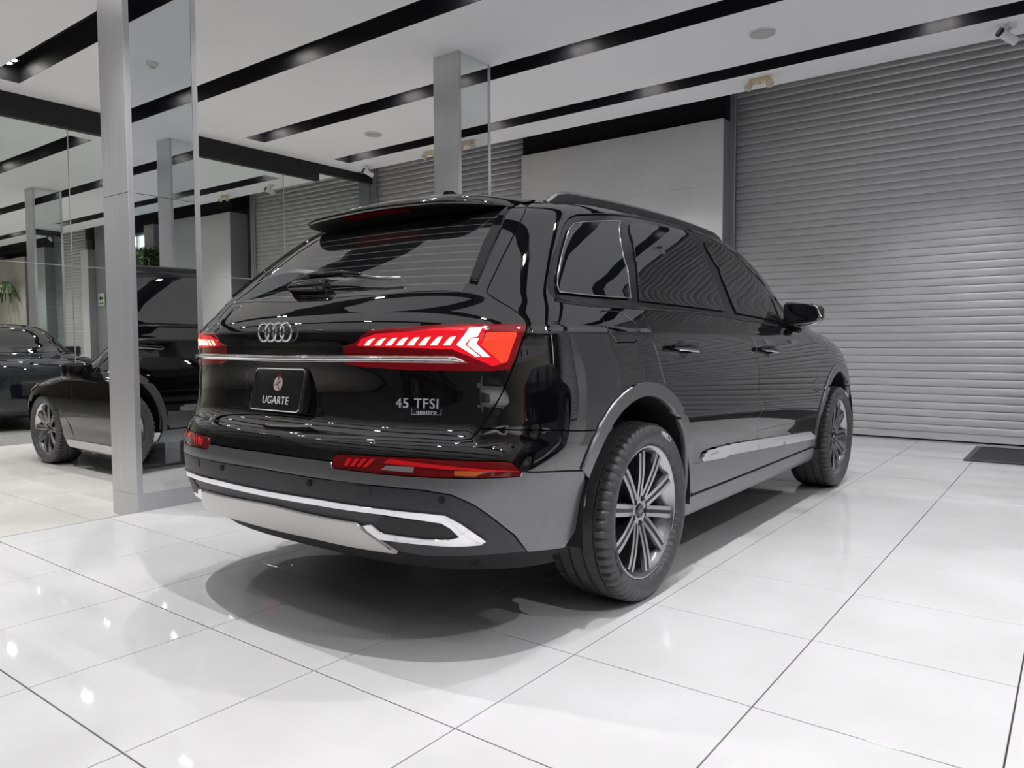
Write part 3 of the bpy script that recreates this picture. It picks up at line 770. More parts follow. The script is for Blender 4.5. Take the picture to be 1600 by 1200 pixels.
# ------------------------------------------------------------------ wheels
def lathe(prof, n, notch=None):
    """prof: list of (x across, radius); axis along x"""
    v = []; f = []; k = len(prof)
    for i in range(n):
        a = 2*math.pi*i/n
        for j, (x, r) in enumerate(prof):
            rr = r-(notch(i, j) if notch else 0); v.append((x, rr*math.cos(a), rr*math.sin(a)))
    for i in range(n):
        i2 = (i+1) % n
        for j in range(k-1): f.append((i*k+j, i2*k+j, i2*k+j+1, i*k+j+1))
    return v, f
WR = .362
def wheel_meshes(bg=False):
    R = WR; D = {}
    def RS(me):
        for v in me.vertices: v.co.y *= 1.022; v.co.z *= 1.022
    # tyre: inner bead, sidewall, shoulder, tread with three grooves, mirrored
    half = [(-.105,.268),(-.128,.276),(-.140,.294),(-.1435,.310),(-.1425,.322),(-.137,.336),(-.128,.349),(-.120,.3555),(-.112,.3585),(-.090,.3602),(-.0885,.360),(-.0875,.351),(-.079,.351),(-.078,.3608),(-.036,.362),(-.035,.352),(-.025,.352),(-.024,.362),(-.002,.362)]
    prof = half+[(-x, r) for x, r in reversed(half)]
    K = len(prof); nseg = 240
    sh = {j for j, (x, r) in enumerate(prof) if .110 <= abs(x) <= .14 and r > .330} | {j for j,(x,r) in enumerate(prof) if .0885 < abs(x) < .113}
    v, f = lathe(prof, nseg, lambda i, j: .009 if (i % 4 == 0 and j in sh) else 0)
    me = meshd('tyre', v, f, 'rubber'); me.polygons.foreach_set('use_smooth', [True]*len(me.polygons)); D['tyre'] = me
    bm = bmesh.new(); bm.from_mesh(me); bmesh.ops.recalc_face_normals(bm, faces=bm.faces); bm.to_mesh(me); bm.free()
    try: me.set_sharp_from_angle(angle=math.radians(38))
    except Exception: pass
    # rim barrel and lip (outer face at +x)
    pr = [(-.10,.245),(-.10,.262),(-.06,.240),(.085,.232),(.100,.240),(.112,.262),(.118,.266),(.121,.262),(.116,.252),(.100,.243),(.092,.230),(-.06,.225)]
    v, f = lathe(pr, 72); me = meshd('rim', v, f, 'rim', True); bm = bmesh.new(); bm.from_mesh(me); bmesh.ops.recalc_face_normals(bm, faces=bm.faces); bm.to_mesh(me); bm.free(); RS(me); D['rim'] = me
    # spoke pointing along +z: dark body with raised machined edges
    def spoke(m, w0, w1, x0, x1, dep, r0=.055, r1=.243, split=None):
        b = MB(); st = 8; secs = []
        for i in range(st+1):
            t = i/st; r = r0+(r1-r0)*t; w = w0+(w1-w0)*t; xo = x0+(x1-x0)*math.sin(t*math.pi/2)
            secs.append((r, w, xo))
        for sgn in (split or (0,)):
            k = len(b.v)
            for r, w, xo in secs:
                if sgn: ya, yb = sgn*w*.16, sgn*w*.5
                else: ya, yb = -w*.5, w*.5
                b.v += [(xo, ya, r), (xo, yb, r), (xo-dep, yb, r), (xo-dep, ya, r)]
            for i in range(st):
                for j in range(4): b.f.append((k+i*4+j, k+i*4+(j+1)%4, k+(i+1)*4+(j+1)%4, k+(i+1)*4+j))
            b.f.append((k,k+1,k+2,k+3)); b.f.append((k+st*4+3,k+st*4+2,k+st*4+1,k+st*4))
        o = b.build('tmp', m); me = o.data; bpy.data.objects.remove(o); return me
    D['spoke'] = spoke('rimdark', .040, .046, .086, .108, .05); D['face'] = spoke('rim', .044, .050, .089, .112, .018, .058, .246, (-1, 1))
    b = MB(); b.cyl((.02,0,0), .080, .05, 0, 40, .074); b.cyl((.07,0,0), .072, .016, 0, 40, .066); o = b.build('tmp', 'rim', smooth=False); D['hub'] = o.data; bpy.data.objects.remove(o)
    b = MB(); b.cyl((.0,0,0), .030, .006, 0, 28, .026); o = b.build('tmp', 'gloss'); D['cap'] = o.data; bpy.data.objects.remove(o)
    b = MB(); b.cyl((.0,0,0), .0115, .004, 0, 14); o = b.build('tmp', 'inner'); D['lug'] = o.data; bpy.data.objects.remove(o)
    b = MB(); b.cyl((.0,0,0), .185, .03, 0, 48); b.cyl((.03,0,0), .095, .03, 0, 30); o = b.build('tmp', 'disc'); D['disc'] = o.data; bpy.data.objects.remove(o)
    b = MB(); b.cyl((-.09,0,0), .236, .04, 0, 40); o = b.build('tmp', 'inner'); D['back'] = o.data; bpy.data.objects.remove(o)
    b = MB(); b.prism([(.12*math.cos(a), .12*math.sin(a)) for a in lin(.5,1.5,8)]+[(.2*math.cos(a), .2*math.sin(a)) for a in lin(1.5,.5,8)], 0, -.01, .055); o = b.build('tmp', 'disc'); D['cal'] = o.data; bpy.data.objects.remove(o)
    b = MB()
    for k in range(4):
        cy = (k-1.5)*.0085; b.tube([(0, cy+.006*math.cos(a), .006*math.sin(a)) for a in lin(0, 2*math.pi*15/16, 16)], .001, 6, True)
    o = b.build('tmp', 'chrome'); D['rings'] = o.data; bpy.data.objects.remove(o)
    return D
WM = wheel_meshes()
def side_text(body, size, m, r, a_mid, xo, flipr=1):
    """lettering bent round the tyre side wall; a_mid angle from the top, radians, clockwise seen from +x"""
    me = text_mesh('tyre_lettering', body, size, m, .0006)
    for v in me.vertices:
        a = a_mid+v.co.x/r; rr = r+v.co.y
        # text runs clockwise when looking towards -x from outside
        v.co = Vector((xo+v.co.z-.06*(rr-.312)**2*40, rr*math.sin(a), rr*math.cos(a)))
    return me
def wheel(parent, loc, right, name='wheel', spokes=10, scale=1.0, rot0=.1, text=True, faces=True):
    w = ob(name, WM['tyre'], parent, loc); w.scale = (scale*(1 if right else 1), scale, scale)
    w.rotation_euler = (rot0, 0, 0 if right else math.pi)
    ob('rim', WM['rim'], w); ob('rim_back', WM['back'], w); ob('hub', WM['hub'], w); ob('centre_cap', WM['cap'], w, (.086,0,0)); ob('brake_disc', WM['disc'], w, (-.055,0,0)); ob('brake_caliper', WM['cal'], w, (-.05,0,0))
    for k in range(spokes):
        a = 2*math.pi*k/spokes
        ob('spoke', WM['spoke'], w, (0,0,0), (a,0,0))
        if faces: ob('spoke_face', WM['face'], w, (0,0,0), (a,0,0))
    for k in range(5):
        a = 2*math.pi*(k+.5)/5; ob('lug_hole', WM['lug'], w, (.0845, .052*math.sin(a), .052*math.cos(a)))
    if text and right:
        ob('cap_rings', WM['rings'], w, (.0925,0,0), (-rot0,0,0))
    return w

# ------------------------------------------------------------------ the black SUV
CX, CY = .77, .60
car = empty('suv_car', (CX, CY, 0)); tag(car, 'large black SUV seen from behind with red tail lamps lit, standing on white tiles', 'car')
put('body_shell', body_shell(-.018, (0, 3.0), .50, vmin=.45), 'inner', car)
MB().box(-.78,.78,-.80,3.5,.30,.36).build('floor_pan', 'inner', car)
for y in (0, 3.0):
    for s in (-1, 1):
        li = MB(); n = 20; x0, x1 = s*.52, s*.972
        for i in range(n):
            a0, a1 = math.radians(-8+196*i/n), math.radians(-8+196*(i+1)/n); r = .456
            q = [(x0, y+r*math.cos(a0), .38+r*math.sin(a0)), (x1, y+r*math.cos(a0), .38+r*math.sin(a0)), (x1, y+r*math.cos(a1), .38+r*math.sin(a1)), (x0, y+r*math.cos(a1), .38+r*math.sin(a1))]
            li.quad(*q)
        k = len(li.v); li.v += [(x0, y+.456*math.cos(math.radians(-8+196*i/n)), .38+.456*math.sin(math.radians(-8+196*i/n))) for i in range(n+1)]; li.f.append(tuple(range(k, k+n+1)))
        li.build('arch_liner', 'inner', car, fix=False)
        w = wheel(car, (s*.852, y+(.035 if y == 0 else .02), WR-.003), s > 0, rot0=(.12 if y == 0 else .34))
        if s > 0:
            a0 = .12 if y == 0 else .34
            ob('tyre_lettering', side_text('PIRELLI', .030, 'textw', .320, .40, .1430), w, None, (-a0,0,0))
            ob('tyre_lettering', side_text('285/45 R20', .026, 'textg', .310, -2.05, .1440), w, None, (-a0,0,0))
# tail gate
tg_half = T['seam_low']+T['seam_mid'][1:]+T['seam_up'][1:]+[(.50,13.1),(.25,13.15),(0,13.15)]
tailgate = put('tailgate', patch_data(sym(tg_half), step=.032), 'paint', car)
gl = T['glass']; gl_half = gl+[(.47,12.45),(.25,12.5),(0,12.5)]
put('rear_window', patch_data(sym(gl_half), off=.0015, step=.03, gap=.004), 'heated', tailgate)
fin = [(.532,9.526),(.504,11.068),(.498,12.279),(.513,12.639),(.531,11.787),(.546,10.506),(.558,9.499)]
both('window_fin', patch_data(fin, off=.012, step=.02, gap=.001, depth=.014), 'gloss', tailgate)
# roof spoiler
def spoiler():
    cols = 81; V = []; Fs = []
    for i in range(cols):
        s = math.sin(-math.pi/2+math.pi*i/(cols-1)); x = .558*s
        te = Vector((x, -.54+.227*abs(s)**9, 1.604-.027*abs(s)**1.85))
        rp = Vector(S(.505*s, 12.62+.10*abs(s)**4))+Vector((0,.012,-.004))
        tp = Vector(S(.575*s, 13.30)); tp.z += .003
        pr = []
        for k in range(7):
            u = k/6; p = tp.lerp(te, u); p.z += .030*math.sin(u*math.pi)*(1-abs(s)**6); pr.append(p)
        pr.append(te+Vector((0,-.003,-.008))); pr.append(te+Vector((0,.004,-.018*(1-.7*abs(s)**8))))
        lo = te+Vector((0,.012,-.021*(1-.7*abs(s)**8)))
        for k in range(1, 6):
            u = k/5; p = lo.lerp(rp, u); p.z += .008*math.sin(u*math.pi); pr.append(p)
        rows = len(pr); V += pr
    split = 8
    def part(j0, j1, name, m):
        Fs = [(i*rows+j, i*rows+j+1, (i+1)*rows+j+1, (i+1)*rows+j) for i in range(cols-1) for j in range(j0, j1)]
        me = meshd(name, V, Fs, m, True); bm = bmesh.new(); bm.from_mesh(me)
        bmesh.ops.delete(bm, geom=[v for v in bm.verts if not v.link_faces], context='VERTS'); bm.normal_update()
        up = sum((f.normal.z for f in bm.faces))
        if (up < 0) == (j0 == 0): bmesh.ops.reverse_faces(bm, faces=bm.faces)
        bm.to_mesh(me); bm.free(); return me
    return part(0, split, 'roof_spoiler', 'paint'), part(split, rows-1, 'spoiler_underside', 'inner'), V, rows
spm, spu, spV, spR = spoiler(); spo = ob('roof_spoiler', spm, tailgate); ob('spoiler_underside', spu, spo)
# brake light strip on the spoiler underside
bl = MB()
i0, i1 = 31, 49
for i in range(i0, i1):
    a, b = spV[i*spR+8], spV[(i+1)*spR+8]; c, d = spV[(i+1)*spR+10], spV[i*spR+10]
    dn = Vector((0,-.003,-.006)); bl.quad(*(tuple(p+dn) for p in (a,b,c,d)))
bl.build('high_brake_light', 'reddark', spo, fix=False)
def lerp_c(a, b, u): return (a[0]+(b[0]-a[0])*u, a[1]+(b[1]-a[1])*u)
# dark centre bar, chrome bar, lamps
put('centre_bar', patch_data(sym(T['center_bar']), off=.004, step=.02, gap=.001), 'gloss', tailgate)
def ridge(top, bot, hs, n=36):
    """bar with a rounded section between two outlines on the body, mirrored about the centre line"""
    def at(l, u):
        x = u*(len(l)-1); i = min(int(x), len(l)-2); return (l[i][0]+(l[i+1][0]-l[i][0])*(x-i), l[i][1]+(l[i+1][1]-l[i][1])*(x-i))
    V = []; F = []; m = len(hs)
    for i in range(-n, n+1):
        u = abs(i)/n; a = at(top, u); b = at(bot, u)
        for j, h in enumerate(hs):
            w_ = j/(m-1); t = a[0]+(b[0]-a[0])*w_; v = a[1]+(b[1]-a[1])*w_; p, q = SN(t if i >= 0 else -t, v); V.append(p+q*h)
    for i in range(2*n):
        for j in range(m-1): F.append((i*m+j, i*m+j+1, (i+1)*m+j+1, (i+1)*m+j))
    return V, F
cb = T['chrome_bar']
V_, F_ = ridge([cb[0],cb[1],cb[2],cb[3],cb[4],cb[5]], [cb[9],cb[8],cb[7],cb[6],lerp_c(cb[6],cb[5],.5),cb[5]], [.003,.012,.0175,.019,.0165,.010,.003])
me_ = meshd('chrome_bar', V_, F_, 'chrome', True); bm_ = bmesh.new(); bm_.from_mesh(me_); bm_.normal_update()
if sum(f.normal.y for f in bm_.faces) > 0: bmesh.ops.reverse_faces(bm_, faces=bm_.faces)
bm_.to_mesh(me_); bm_.free(); ob('chrome_bar', me_, tailgate)
ld = patch_data(T['lamp'], off=.004, step=.02, gap=.001)
lamps = both('tail_lamp', ld, 'red', tailgate)
both('lamp_glow', patch_data(T['glow'], off=.0052, step=.012, gap=.0005, depth=.002), 'redlit', lamps)
both('lamp_band', patch_data(T['lamp_band'], off=.0055, step=.015, gap=.0005, depth=.002), 'reddark', lamps)
both('lamp_reflector', patch_data(T['reflector'], off=.006, step=.012, gap=.0005, depth=.003), 'redglow', lamps)
for k in range(8): both('light_segment', patch_data(T['seg%d' % k], off=.0065, step=.008, gap=.0003, depth=.003), 'led', lamps)
for k in (1, 2): both('light_chevron', patch_data(T['chev%d' % k], off=.0065, step=.008, gap=.0003, depth=.003), 'ledw', lamps)
# bumper
fog = T['fog']
a_g = math.degrees(math.atan2(S(*T['gapC'][-1])[2]-.38, S(*T['gapC'][-1])[1]))
a_s = math.degrees(math.atan2(S(*T['bump_seam'][-1])[2]-.38, S(*T['bump_seam'][-1])[1]))
pz = S(*T['clad_top2'][-1]); a_c = math.degrees(math.atan2(pz[2]-.38, pz[1]))
RO = .497
bp_half = T['seam_low']+T['bump_seam'][1:]+arc(0, RO, a_s, a_c, 6)[1:-1]+rev(T['clad_top2'])+rev(fog[0:8])+rev(T['clad_top'])
bumper = put('rear_bumper', patch_data(sym(bp_half), step=.03), 'paint', car)
cl_half = T['clad_top']+[fog[0]]+[fog[13],fog[12],fog[11],fog[10],fog[9]]+T['clad_top2']+rev(T['clad_end'])[1:]+rev(T['clad_seam'])[1:]
put('bumper_cladding', patch_data(sym(cl_half), off=.003, step=.03, depth=.016), 'clad', bumper)
in_half = T['clad_seam']+rev(T['low_edge'])[1:]
put('bumper_insert', patch_data(sym(in_half), off=-.001, step=.03), 'insert', bumper)
put('chrome_strip', patch_data(sym(T['chrome_low']), off=.007, step=.015, gap=.0005, depth=.012), 'chrome', bumper)
both('exhaust_grille', patch_data(T['exhaust'], off=.002, step=.02, gap=.001, depth=.004), 'mesh', bumper)
put('skid_plate', patch_data(sym(T['skid']), off=.012, step=.025, gap=.001, depth=.02), 'satin', bumper)
fo = both('rear_fog_lamp', patch_data(fog, off=.003, step=.02, gap=.0015), 'redmid', bumper)
def sub(poly_px): return poly_px
def lerp_poly(a, b, u): return (a[0]+(b[0]-a[0])*u, a[1]+(b[1]-a[1])*u)
def fogpt(u, w): # u along, w 0 bottom .. 1 top
    top = [fog[1],fog[3],fog[4],fog[5],fog[6],fog[7],fog[8]]; bot = [fog[13],fog[12],fog[11],fog[10],fog[10],fog[9],fog[9]]
    def at(l, u):
        x = u*(len(l)-1); i = min(int(x), len(l)-2); return lerp_poly(l[i], l[i+1], x-i)
    return lerp_poly(at(bot, u), at(top, u), w)
both('reverse_lamp', patch_data([fogpt(.18,.22),fogpt(.30,.20),fogpt(.30,.52),fogpt(.18,.52)], off=.006, step=.02, gap=.0005, depth=.003), 'greylamp', fo)
both('turn_lamp', patch_data([fogpt(.45,.12),fogpt(.68,.12),fogpt(.68,.42),fogpt(.45,.42)], off=.006, step=.02, gap=.0005, depth=.003), 'amber', fo)
for k in range(4):
    u = .045+.022*k; both('lamp_rib', patch_data([fogpt(u,.30),fogpt(u+.012,.30),fogpt(u+.012,.88),fogpt(u,.88)], off=.006, step=.02, gap=.0002, depth=.002), 'redtube', fo)
both('lamp_tube', patch_data([fogpt(.16,.62),fogpt(.93,.55),fogpt(.95,.80),fogpt(.16,.90)], off=.006, step=.03, gap=.0005, depth=.003), 'redtube', fo)
for t, v in ((.174,2.66),(.509,2.46)):
    for s in (1,-1):
        p, n = SN(t, v); p = Vector((p.x*s, p.y, p.z)); n = Vector((n.x*s, n.y, n.z))
        o = MB().cyl((0,0,-.004), .0115, .007, 2, 16).build('parking_sensor', 'inner', bumper, p); o.rotation_euler = n.to_track_quat('Z','Y').to_euler()
both('tow_cover', patch_data([(.30,2.80),(.345,2.78),(.345,2.45),(.30,2.47)], off=.002, step=.02, gap=.0008, depth=.004), 'insert', bumper)
# flank: quarter panel with roof frame and A pillar
TOPV = 13.36
t_end = T['seam_up'][-1][0]
wq = .66
ap = [Fq(wq, v) for v in lin(TOPV, 8.45, 14)]
uni = T['seam_mid']+T['seam_up'][1:]+[(t_end, TOPV)]+[(t_end+(ap[0][0]-t_end)*i/10, TOPV) for i in range(1, 10)]+ap+rev(T['belt_end'])+rev(T['dlo'])[1:]+T['belt_rear'][1:]+T['gapC'][1:]+arc(0, RO, a_g, a_s, 16)[1:-1]+rev(T['bump_seam'])
qp = both('quarter_panel', patch_data(uni, [T['fuel']], step=.032), 'paint', car)
both('fuel_flap', patch_data(T['fuel'], step=.02), 'paint', qp)
# doors
rd = T['belt_mid']+T['gapB'][1:]+[yz(1.39,.345)]+[yz(.9,.345), yz(.535,.345)]+arc(0, RO, -2, a_g, 20)+rev(T['gapC'])[1:-1]
rdoor = both('rear_door', patch_data(rd, step=.032), 'paint', car)
fd = T['belt_front']+T['belt_end'][1:]+T['gapF'][1:]+[yz(2.49,.345),yz(1.9,.345),yz(1.39,.345)]+rev(T['gapB'])[:-1]
fdoor = both('front_door', patch_data(fd, step=.032), 'paint', car)
# fender and nose
gf = T['gapF']; pf = S(*gf[-1])
fe = [gf[0]]+[Fq(.2, 8.45) if False else (gf[0][0]+.05, 8.45)]+[Fq(wq, v) for v in lin(8.45, 3.0, 14)]+arc(3.0, RO, 26, 178, 22)+[yz(2.50,.36), yz(2.49,.345)]+rev(gf)[:-1]
both('front_fender', patch_data(fe, step=.035), 'paint', car)
ph = phi_q(wq); PH = lin(ph, math.pi-ph, 41)
hood = put('bonnet', grid_data(SF, PH, lin(6.3, 8.68, 16), 0), 'paint', car)
nose = put('front_bumper', grid_data(SF, PH, lin(.4, 6.22, 24), 0), 'paint', car)
put('grille', grid_data(SF, lin(math.pi/2-.42, math.pi/2+.42, 17), lin(2.2, 5.4, 9), .008), 'mesh', nose)
put('headlamp', grid_data(SF, lin(ph+.02, ph+.28, 10), lin(5.2, 6.15, 6), .006), 'chrome', nose); put('headlamp', grid_data(SF, lin(math.pi-ph-.28, math.pi-ph-.02, 10), lin(5.2, 6.15, 6), .006), 'chrome', nose)
put('windscreen', grid_data(SF, PH, lin(8.72, 13.30, 26), 0), 'glass', car)
# roof: everything above the frame
def roof_data():
    us = lin(-1, 1, 81); vs = lin(13.40, 15.98, 16); pos=[];nor=[];F=[]
    def P(u, v):
        ys, Lf = frontL(v); yr, L = _fr(v), _fL(v)
        if u < -.6: return S((u+1)/.4, v)
        if u < .4: y0 = yr+L; return S(TY(y0+(ys-y0)*(u+.6), v), v)
        return SF((u-.4)/.6*math.pi/2, v)
    for sg in (1, -1):
        k = len(pos)
        for u in us:
            for v in vs:
                p = Vector(P(u, v)); e=2e-3; a = Vector(P(min(u+e,1), v))-Vector(P(max(u-e,-1), v)); b = Vector(P(u, min(v+.02,15.99)))-Vector(P(u, v-.02)); n = a.cross(b); n = n.normalized() if n.length > 1e-10 else Vector((0,0,1))
                pos.append(Vector((p.x*sg,p.y,p.z))); nor.append(Vector((n.x*sg,n.y,n.z)))
        m = len(vs)
        for i in range(len(us)-1):
            for j in range(m-1):
                q = (k+i*m+j, k+(i+1)*m+j, k+(i+1)*m+j+1, k+i*m+j+1); F.append(q if sg > 0 else q[::-1])
    return pos, F, nor
roof = put('roof', roof_data(), 'paint', car)
# roof rails
for s in (1, -1):
    ra = MB(); N = 26; secs = []
    for i in range(N+1):
        u = i/N; y = -.12+1.92*u; x = .600-.018*u-.03*max(0,(abs(u-.5)-.42)/.08)*0; v = 13.42
        base = Vector(S(TY(max(y, -.2), v), v)) if y > _fr(v)+_fL(v) else Vector(S(.80, v))
        zt = 1.672+.055*(1-((y-1.0)/1.15)**2)*.62
        e = min(1, min(u, 1-u)/.07); e = math.sin(e*math.pi/2)
        zb = zt-.050; top = zb+(.050)*e; xx = .592-.02*((y-.7)/1.0)**2
        secs.append((xx, y, zb, top))
    k = 0
    for (x, y, zb, tp) in secs:
        wd = .016; ra.v += [(s*(x-wd), y, zb-.006), (s*(x+wd), y, zb-.006), (s*(x+wd), y, tp-.010), (s*(x+wd*.4), y, tp), (s*(x-wd*.4), y, tp), (s*(x-wd), y, tp-.010)]
    for i in range(N):
        for j in range(6): ra.f.append((i*6+j, i*6+(j+1)%6, (i+1)*6+(j+1)%6, (i+1)*6+j))
    ra.f.append(tuple(range(6))); ra.f.append(tuple(N*6+j for j in reversed(range(6))))
    ra.build('roof_rail', 'rail', car)
# antenna fin
an = MB(); an.prism([(-.08,0),(.10,0),(.085,.012),(.03,.038),(-.035,.055),(-.055,.052)], 0, -.016, .016); an.build('antenna_fin', 'gloss', roof, (0,-.02,1.688))
# side glazing
dlo = T['dlo']+rev(T['belt_front'])[1:]+rev(T['belt_mid'])[1:]+rev(T['belt_rear'])[1:-1]
wfr = both('window_frame', patch_data(dlo, off=-.008, step=.03, gap=.002), 'pillar', car)
for nm in ('quarter_glass','rear_glass','front_glass','tri_glass'):
    both('side_window', patch_data(T[nm], off=.0, step=.025, gap=.0005, depth=.004), 'glass', wfr)
def strip(pts, r, off, name, m, parent):
    for s in (1,-1):
        l = []
        for t, v in pts:
            p, n = SN(t, v); q = p+n*off; l.append((q.x*s, q.y, q.z))
        MB().tube(l, r, 8).build(name, m, parent[0] if s > 0 else parent[1], smooth=True)
qg = dens(T['quarter_glass'], .05); strip(qg+[qg[0]], .0022, .001, 'window_trim', 'chrome', wfr)
bt = T['belt_rear']+T['belt_mid'][1:]+T['belt_front'][1:]; strip(dens(bt, .06)[:-1] if False else bt, .006, .002, 'belt_trim', 'gloss', wfr)
# arch trims
ar_r = arc(0, .505, -4, a_c, 34)+rev(arc(0, .450, -6, a_c+2, 34))
both('arch_trim', patch_data(ar_r, off=.010, step=.03, gap=.0005, depth=.03), 'clad', car)
ar_f = arc(3.0, .505, 28, 184, 34)+rev(arc(3.0, .450, 26, 186, 34))
both('arch_trim', patch_data(ar_f, off=.010, step=.03, gap=.0005, depth=.03), 'clad', car)
# door cladding, blade, sill
B = T['blade']
rc = [yz(.515,.49), B[13], B[12], B[11], B[10], T['gapB'][-1], yz(1.38,.345), yz(.9,.345), yz(.535,.345), yz(.50,.40)]
both('door_cladding', patch_data(rc, off=.004, step=.03, gap=.002), 'clad', rdoor)
fc = [B[10], B[9], B[8], yz(2.47,.43), yz(2.48,.345), yz(1.9,.345), yz(1.39,.345), T['gapB'][-1]]
both('door_cladding', patch_data(fc, off=.004, step=.03, gap=.002), 'clad', fdoor)
both('silver_blade', patch_data([B[0],B[1],B[2],B[3],B[4],B[10],B[11],B[12],B[13]], off=.011, step=.02, gap=.0015, depth=.012), 'blade', rdoor)
both('silver_blade', patch_data([B[4],B[5],B[6],B[7],B[8],B[9],B[10]], off=.011, step=.02, gap=.0015, depth=.012), 'blade', fdoor)
both('sill', patch_data([yz(.47,.335),yz(2.52,.335),yz(2.55,.245),yz(.44,.245)], off=.006, step=.04, gap=.001, depth=.02), 'clad', car)
# handles
def handle(ya, yb, za, zb, parent):
    for s in (1,-1):
        pr = parent[0] if s > 0 else parent[1]
        a, na = SN(*yz(ya, za)); b, nb = SN(*yz(yb, zb)); pts = []
        for u, h in ((0,.004),(.06,.030),(.2,.038),(.8,.038),(.94,.030),(1,.004)):
            p = a.lerp(b, u)+na*h; pts.append((p.x*s, p.y, p.z))
        MB().tube(pts, [.009,.014,.0145,.0145,.014,.009], 10).build('door_handle', 'gloss', pr, smooth=True)
        pts2 = [(p[0]+.006*s, p[1], p[2]-.012) for p in pts[1:-1]]
        MB().tube(pts2, .0045, 8).build('handle_chrome', 'chrome', pr, smooth=True)
        c = (T_c := yz((ya+yb)/2, (za+zb)/2)); L = .075
        el = [(c[0]+.055*math.cos(q), c[1]+.46*math.sin(q)) for q in lin(0, 2*math.pi*19/20, 20)]
        put('handle_cup', patch_data(el, off=.0012, step=.02, gap=.0003, depth=.002), 'gloss', pr, s < 0)
handle(.245, .475, 1.020, 1.004, rdoor); handle(1.315, 1.575, 1.005, .985, fdoor)
# door mirrors
for s in (1,-1):
    pr = fdoor[0] if s > 0 else fdoor[1]
    def tp(v):
        if v.co.x*s > 0: v.co.z *= .62; v.co.z += .0; v.co.y += .02 if v.co.y < 0 else -.01
        if v.co.y > 0: v.co.x *= .9; v.co.z *= .88
    h = rbox('door_mirror', (.235,.125,.165), .032, 'paint', pr, (s*1.02, 1.985, 1.205), None, 4, tp)
    mg = MB(); pl = [(-.095,-.055),(-.100,.045),(-.085,.062),(.02,.060),(.075,.040),(.092,.0),(.088,-.030),(.07,-.045),(-.06,-.062)]
    mg.prism([(p[0]*s, p[1]) for p in pl], 1, -.0665, -.060); mg.build('mirror_glass', 'glass', h)
    rbox('mirror_stalk', (.12,.05,.035), .012, 'gloss', pr, (s*.945, 1.99, 1.12), (0, s*math.radians(12), 0))
    MB().tube([(-.02*s,-.058,-.072),(.06*s,-.058,-.062),(.105*s,-.05,-.04)], .004, 8).build('mirror_trim', 'chrome', h, smooth=True)
    MB().tube([(.055*s,-.06,.062),(.085*s,-.057,.035),(.108*s,-.05,-.02)], .0045, 8).build('indicator_strip', 'chrome', h, smooth=True)
# rear wiper
def sp(t, v, o): p, n = SN(t, v); return p+n*o
wp = [sp(-.055,9.75,.030), sp(.012,9.80,.034), sp(.141,9.73,.036), sp(.212,9.63,.034)]
wi = MB().tube(wp, [.012,.014,.012,.009], 10).build('rear_wiper', 'gloss', tailgate, smooth=True)
MB().tube([sp(.205,9.62,.03), sp(.28,9.53,.026), sp(.34,9.53,.022)], [.007,.006,.006], 8).build('wiper_blade', 'disc', wi, smooth=True)
rbox('wiper_base', (.20,.05,.055), .014, 'gloss', wi, sp(.028,9.40,.018), (math.radians(38),0,0))
# emblem: four linked rings
first = None
for k in range(4):
    cx = (k-1.5)*.0445; tb = MB().tube([(cx+.0325*math.cos(a), 0, .0325*math.sin(a)) for a in lin(0, 2*math.pi*39/40, 40)], .0046, 10, True)
    if first is None: first = tb.build('ring_emblem', 'chrome', tailgate, (.008,-1.022,1.084), smooth=True)
    else: tb.build('emblem_ring', 'chrome', first, (0,-.0012*(k%2),0), smooth=True)
# badge lettering on the tail gate
def islands(o, name):
    """split lettering into one object per character"""
    me = o.data; adj = {}
    for e in me.edges: adj.setdefault(e.vertices[0], []).append(e.vertices[1]); adj.setdefault(e.vertices[1], []).append(e.vertices[0])
    comp = {}
    for v in range(len(me.vertices)):
        if v in comp: continue
        st = [v]; comp[v] = v
        while st:
            a = st.pop()
            for b in adj.get(a, ()):
                if b not in comp: comp[b] = v; st.append(b)
    groups = {}
    for p in me.polygons: groups.setdefault(comp[p.vertices[0]], []).append(tuple(p.vertices))
    for k, fs in groups.items():
        us = sorted({i for f in fs for i in f}); mp = {u: i for i, u in enumerate(us)}
        q = ob(name, meshd(name, [me.vertices[i].co for i in us], [tuple(mp[i] for i in f) for f in fs], me.materials[0]), o.parent); q.matrix_basis = o.matrix_basis.copy()
    bpy.data.objects.remove(o)
def on_surface(me, name, t, v, off, parent, sgn=1):
    p, n = SN(t, v); z = Vector((0,0,1)); up = (z-n*z.dot(n)).normalized(); rx = up.cross(n)
    mtx = Matrix((rx, up, n)).transposed().to_4x4(); mtx.translation = p+n*off
    o = ob(name, me, parent); o.matrix_basis = mtx; return o
b1 = on_surface(text_mesh('badge', '45 TFSI', .046, 'badge', .0015, space=1.12), 'badge_lettering', .408, 4.87, .002, tailgate)
islands(b1, 'badge_letter')
b2 = on_surface(text_mesh('badge2', 'quattro', .0205, 'badge', .0012, space=1.15), 'badge_lettering', .431, 4.665, .002, tailgate); tag(b2, kind='stuff')
qfr = [(.396,4.735),(.466,4.735),(.466,4.600),(.396,4.600)]
fl = [sp(t, v, .002) for t, v in qfr]
MB().tube([fl[0], fl[3], fl[2], fl[1]], .0008, 6).build('badge_frame', 'badge', tailgate)
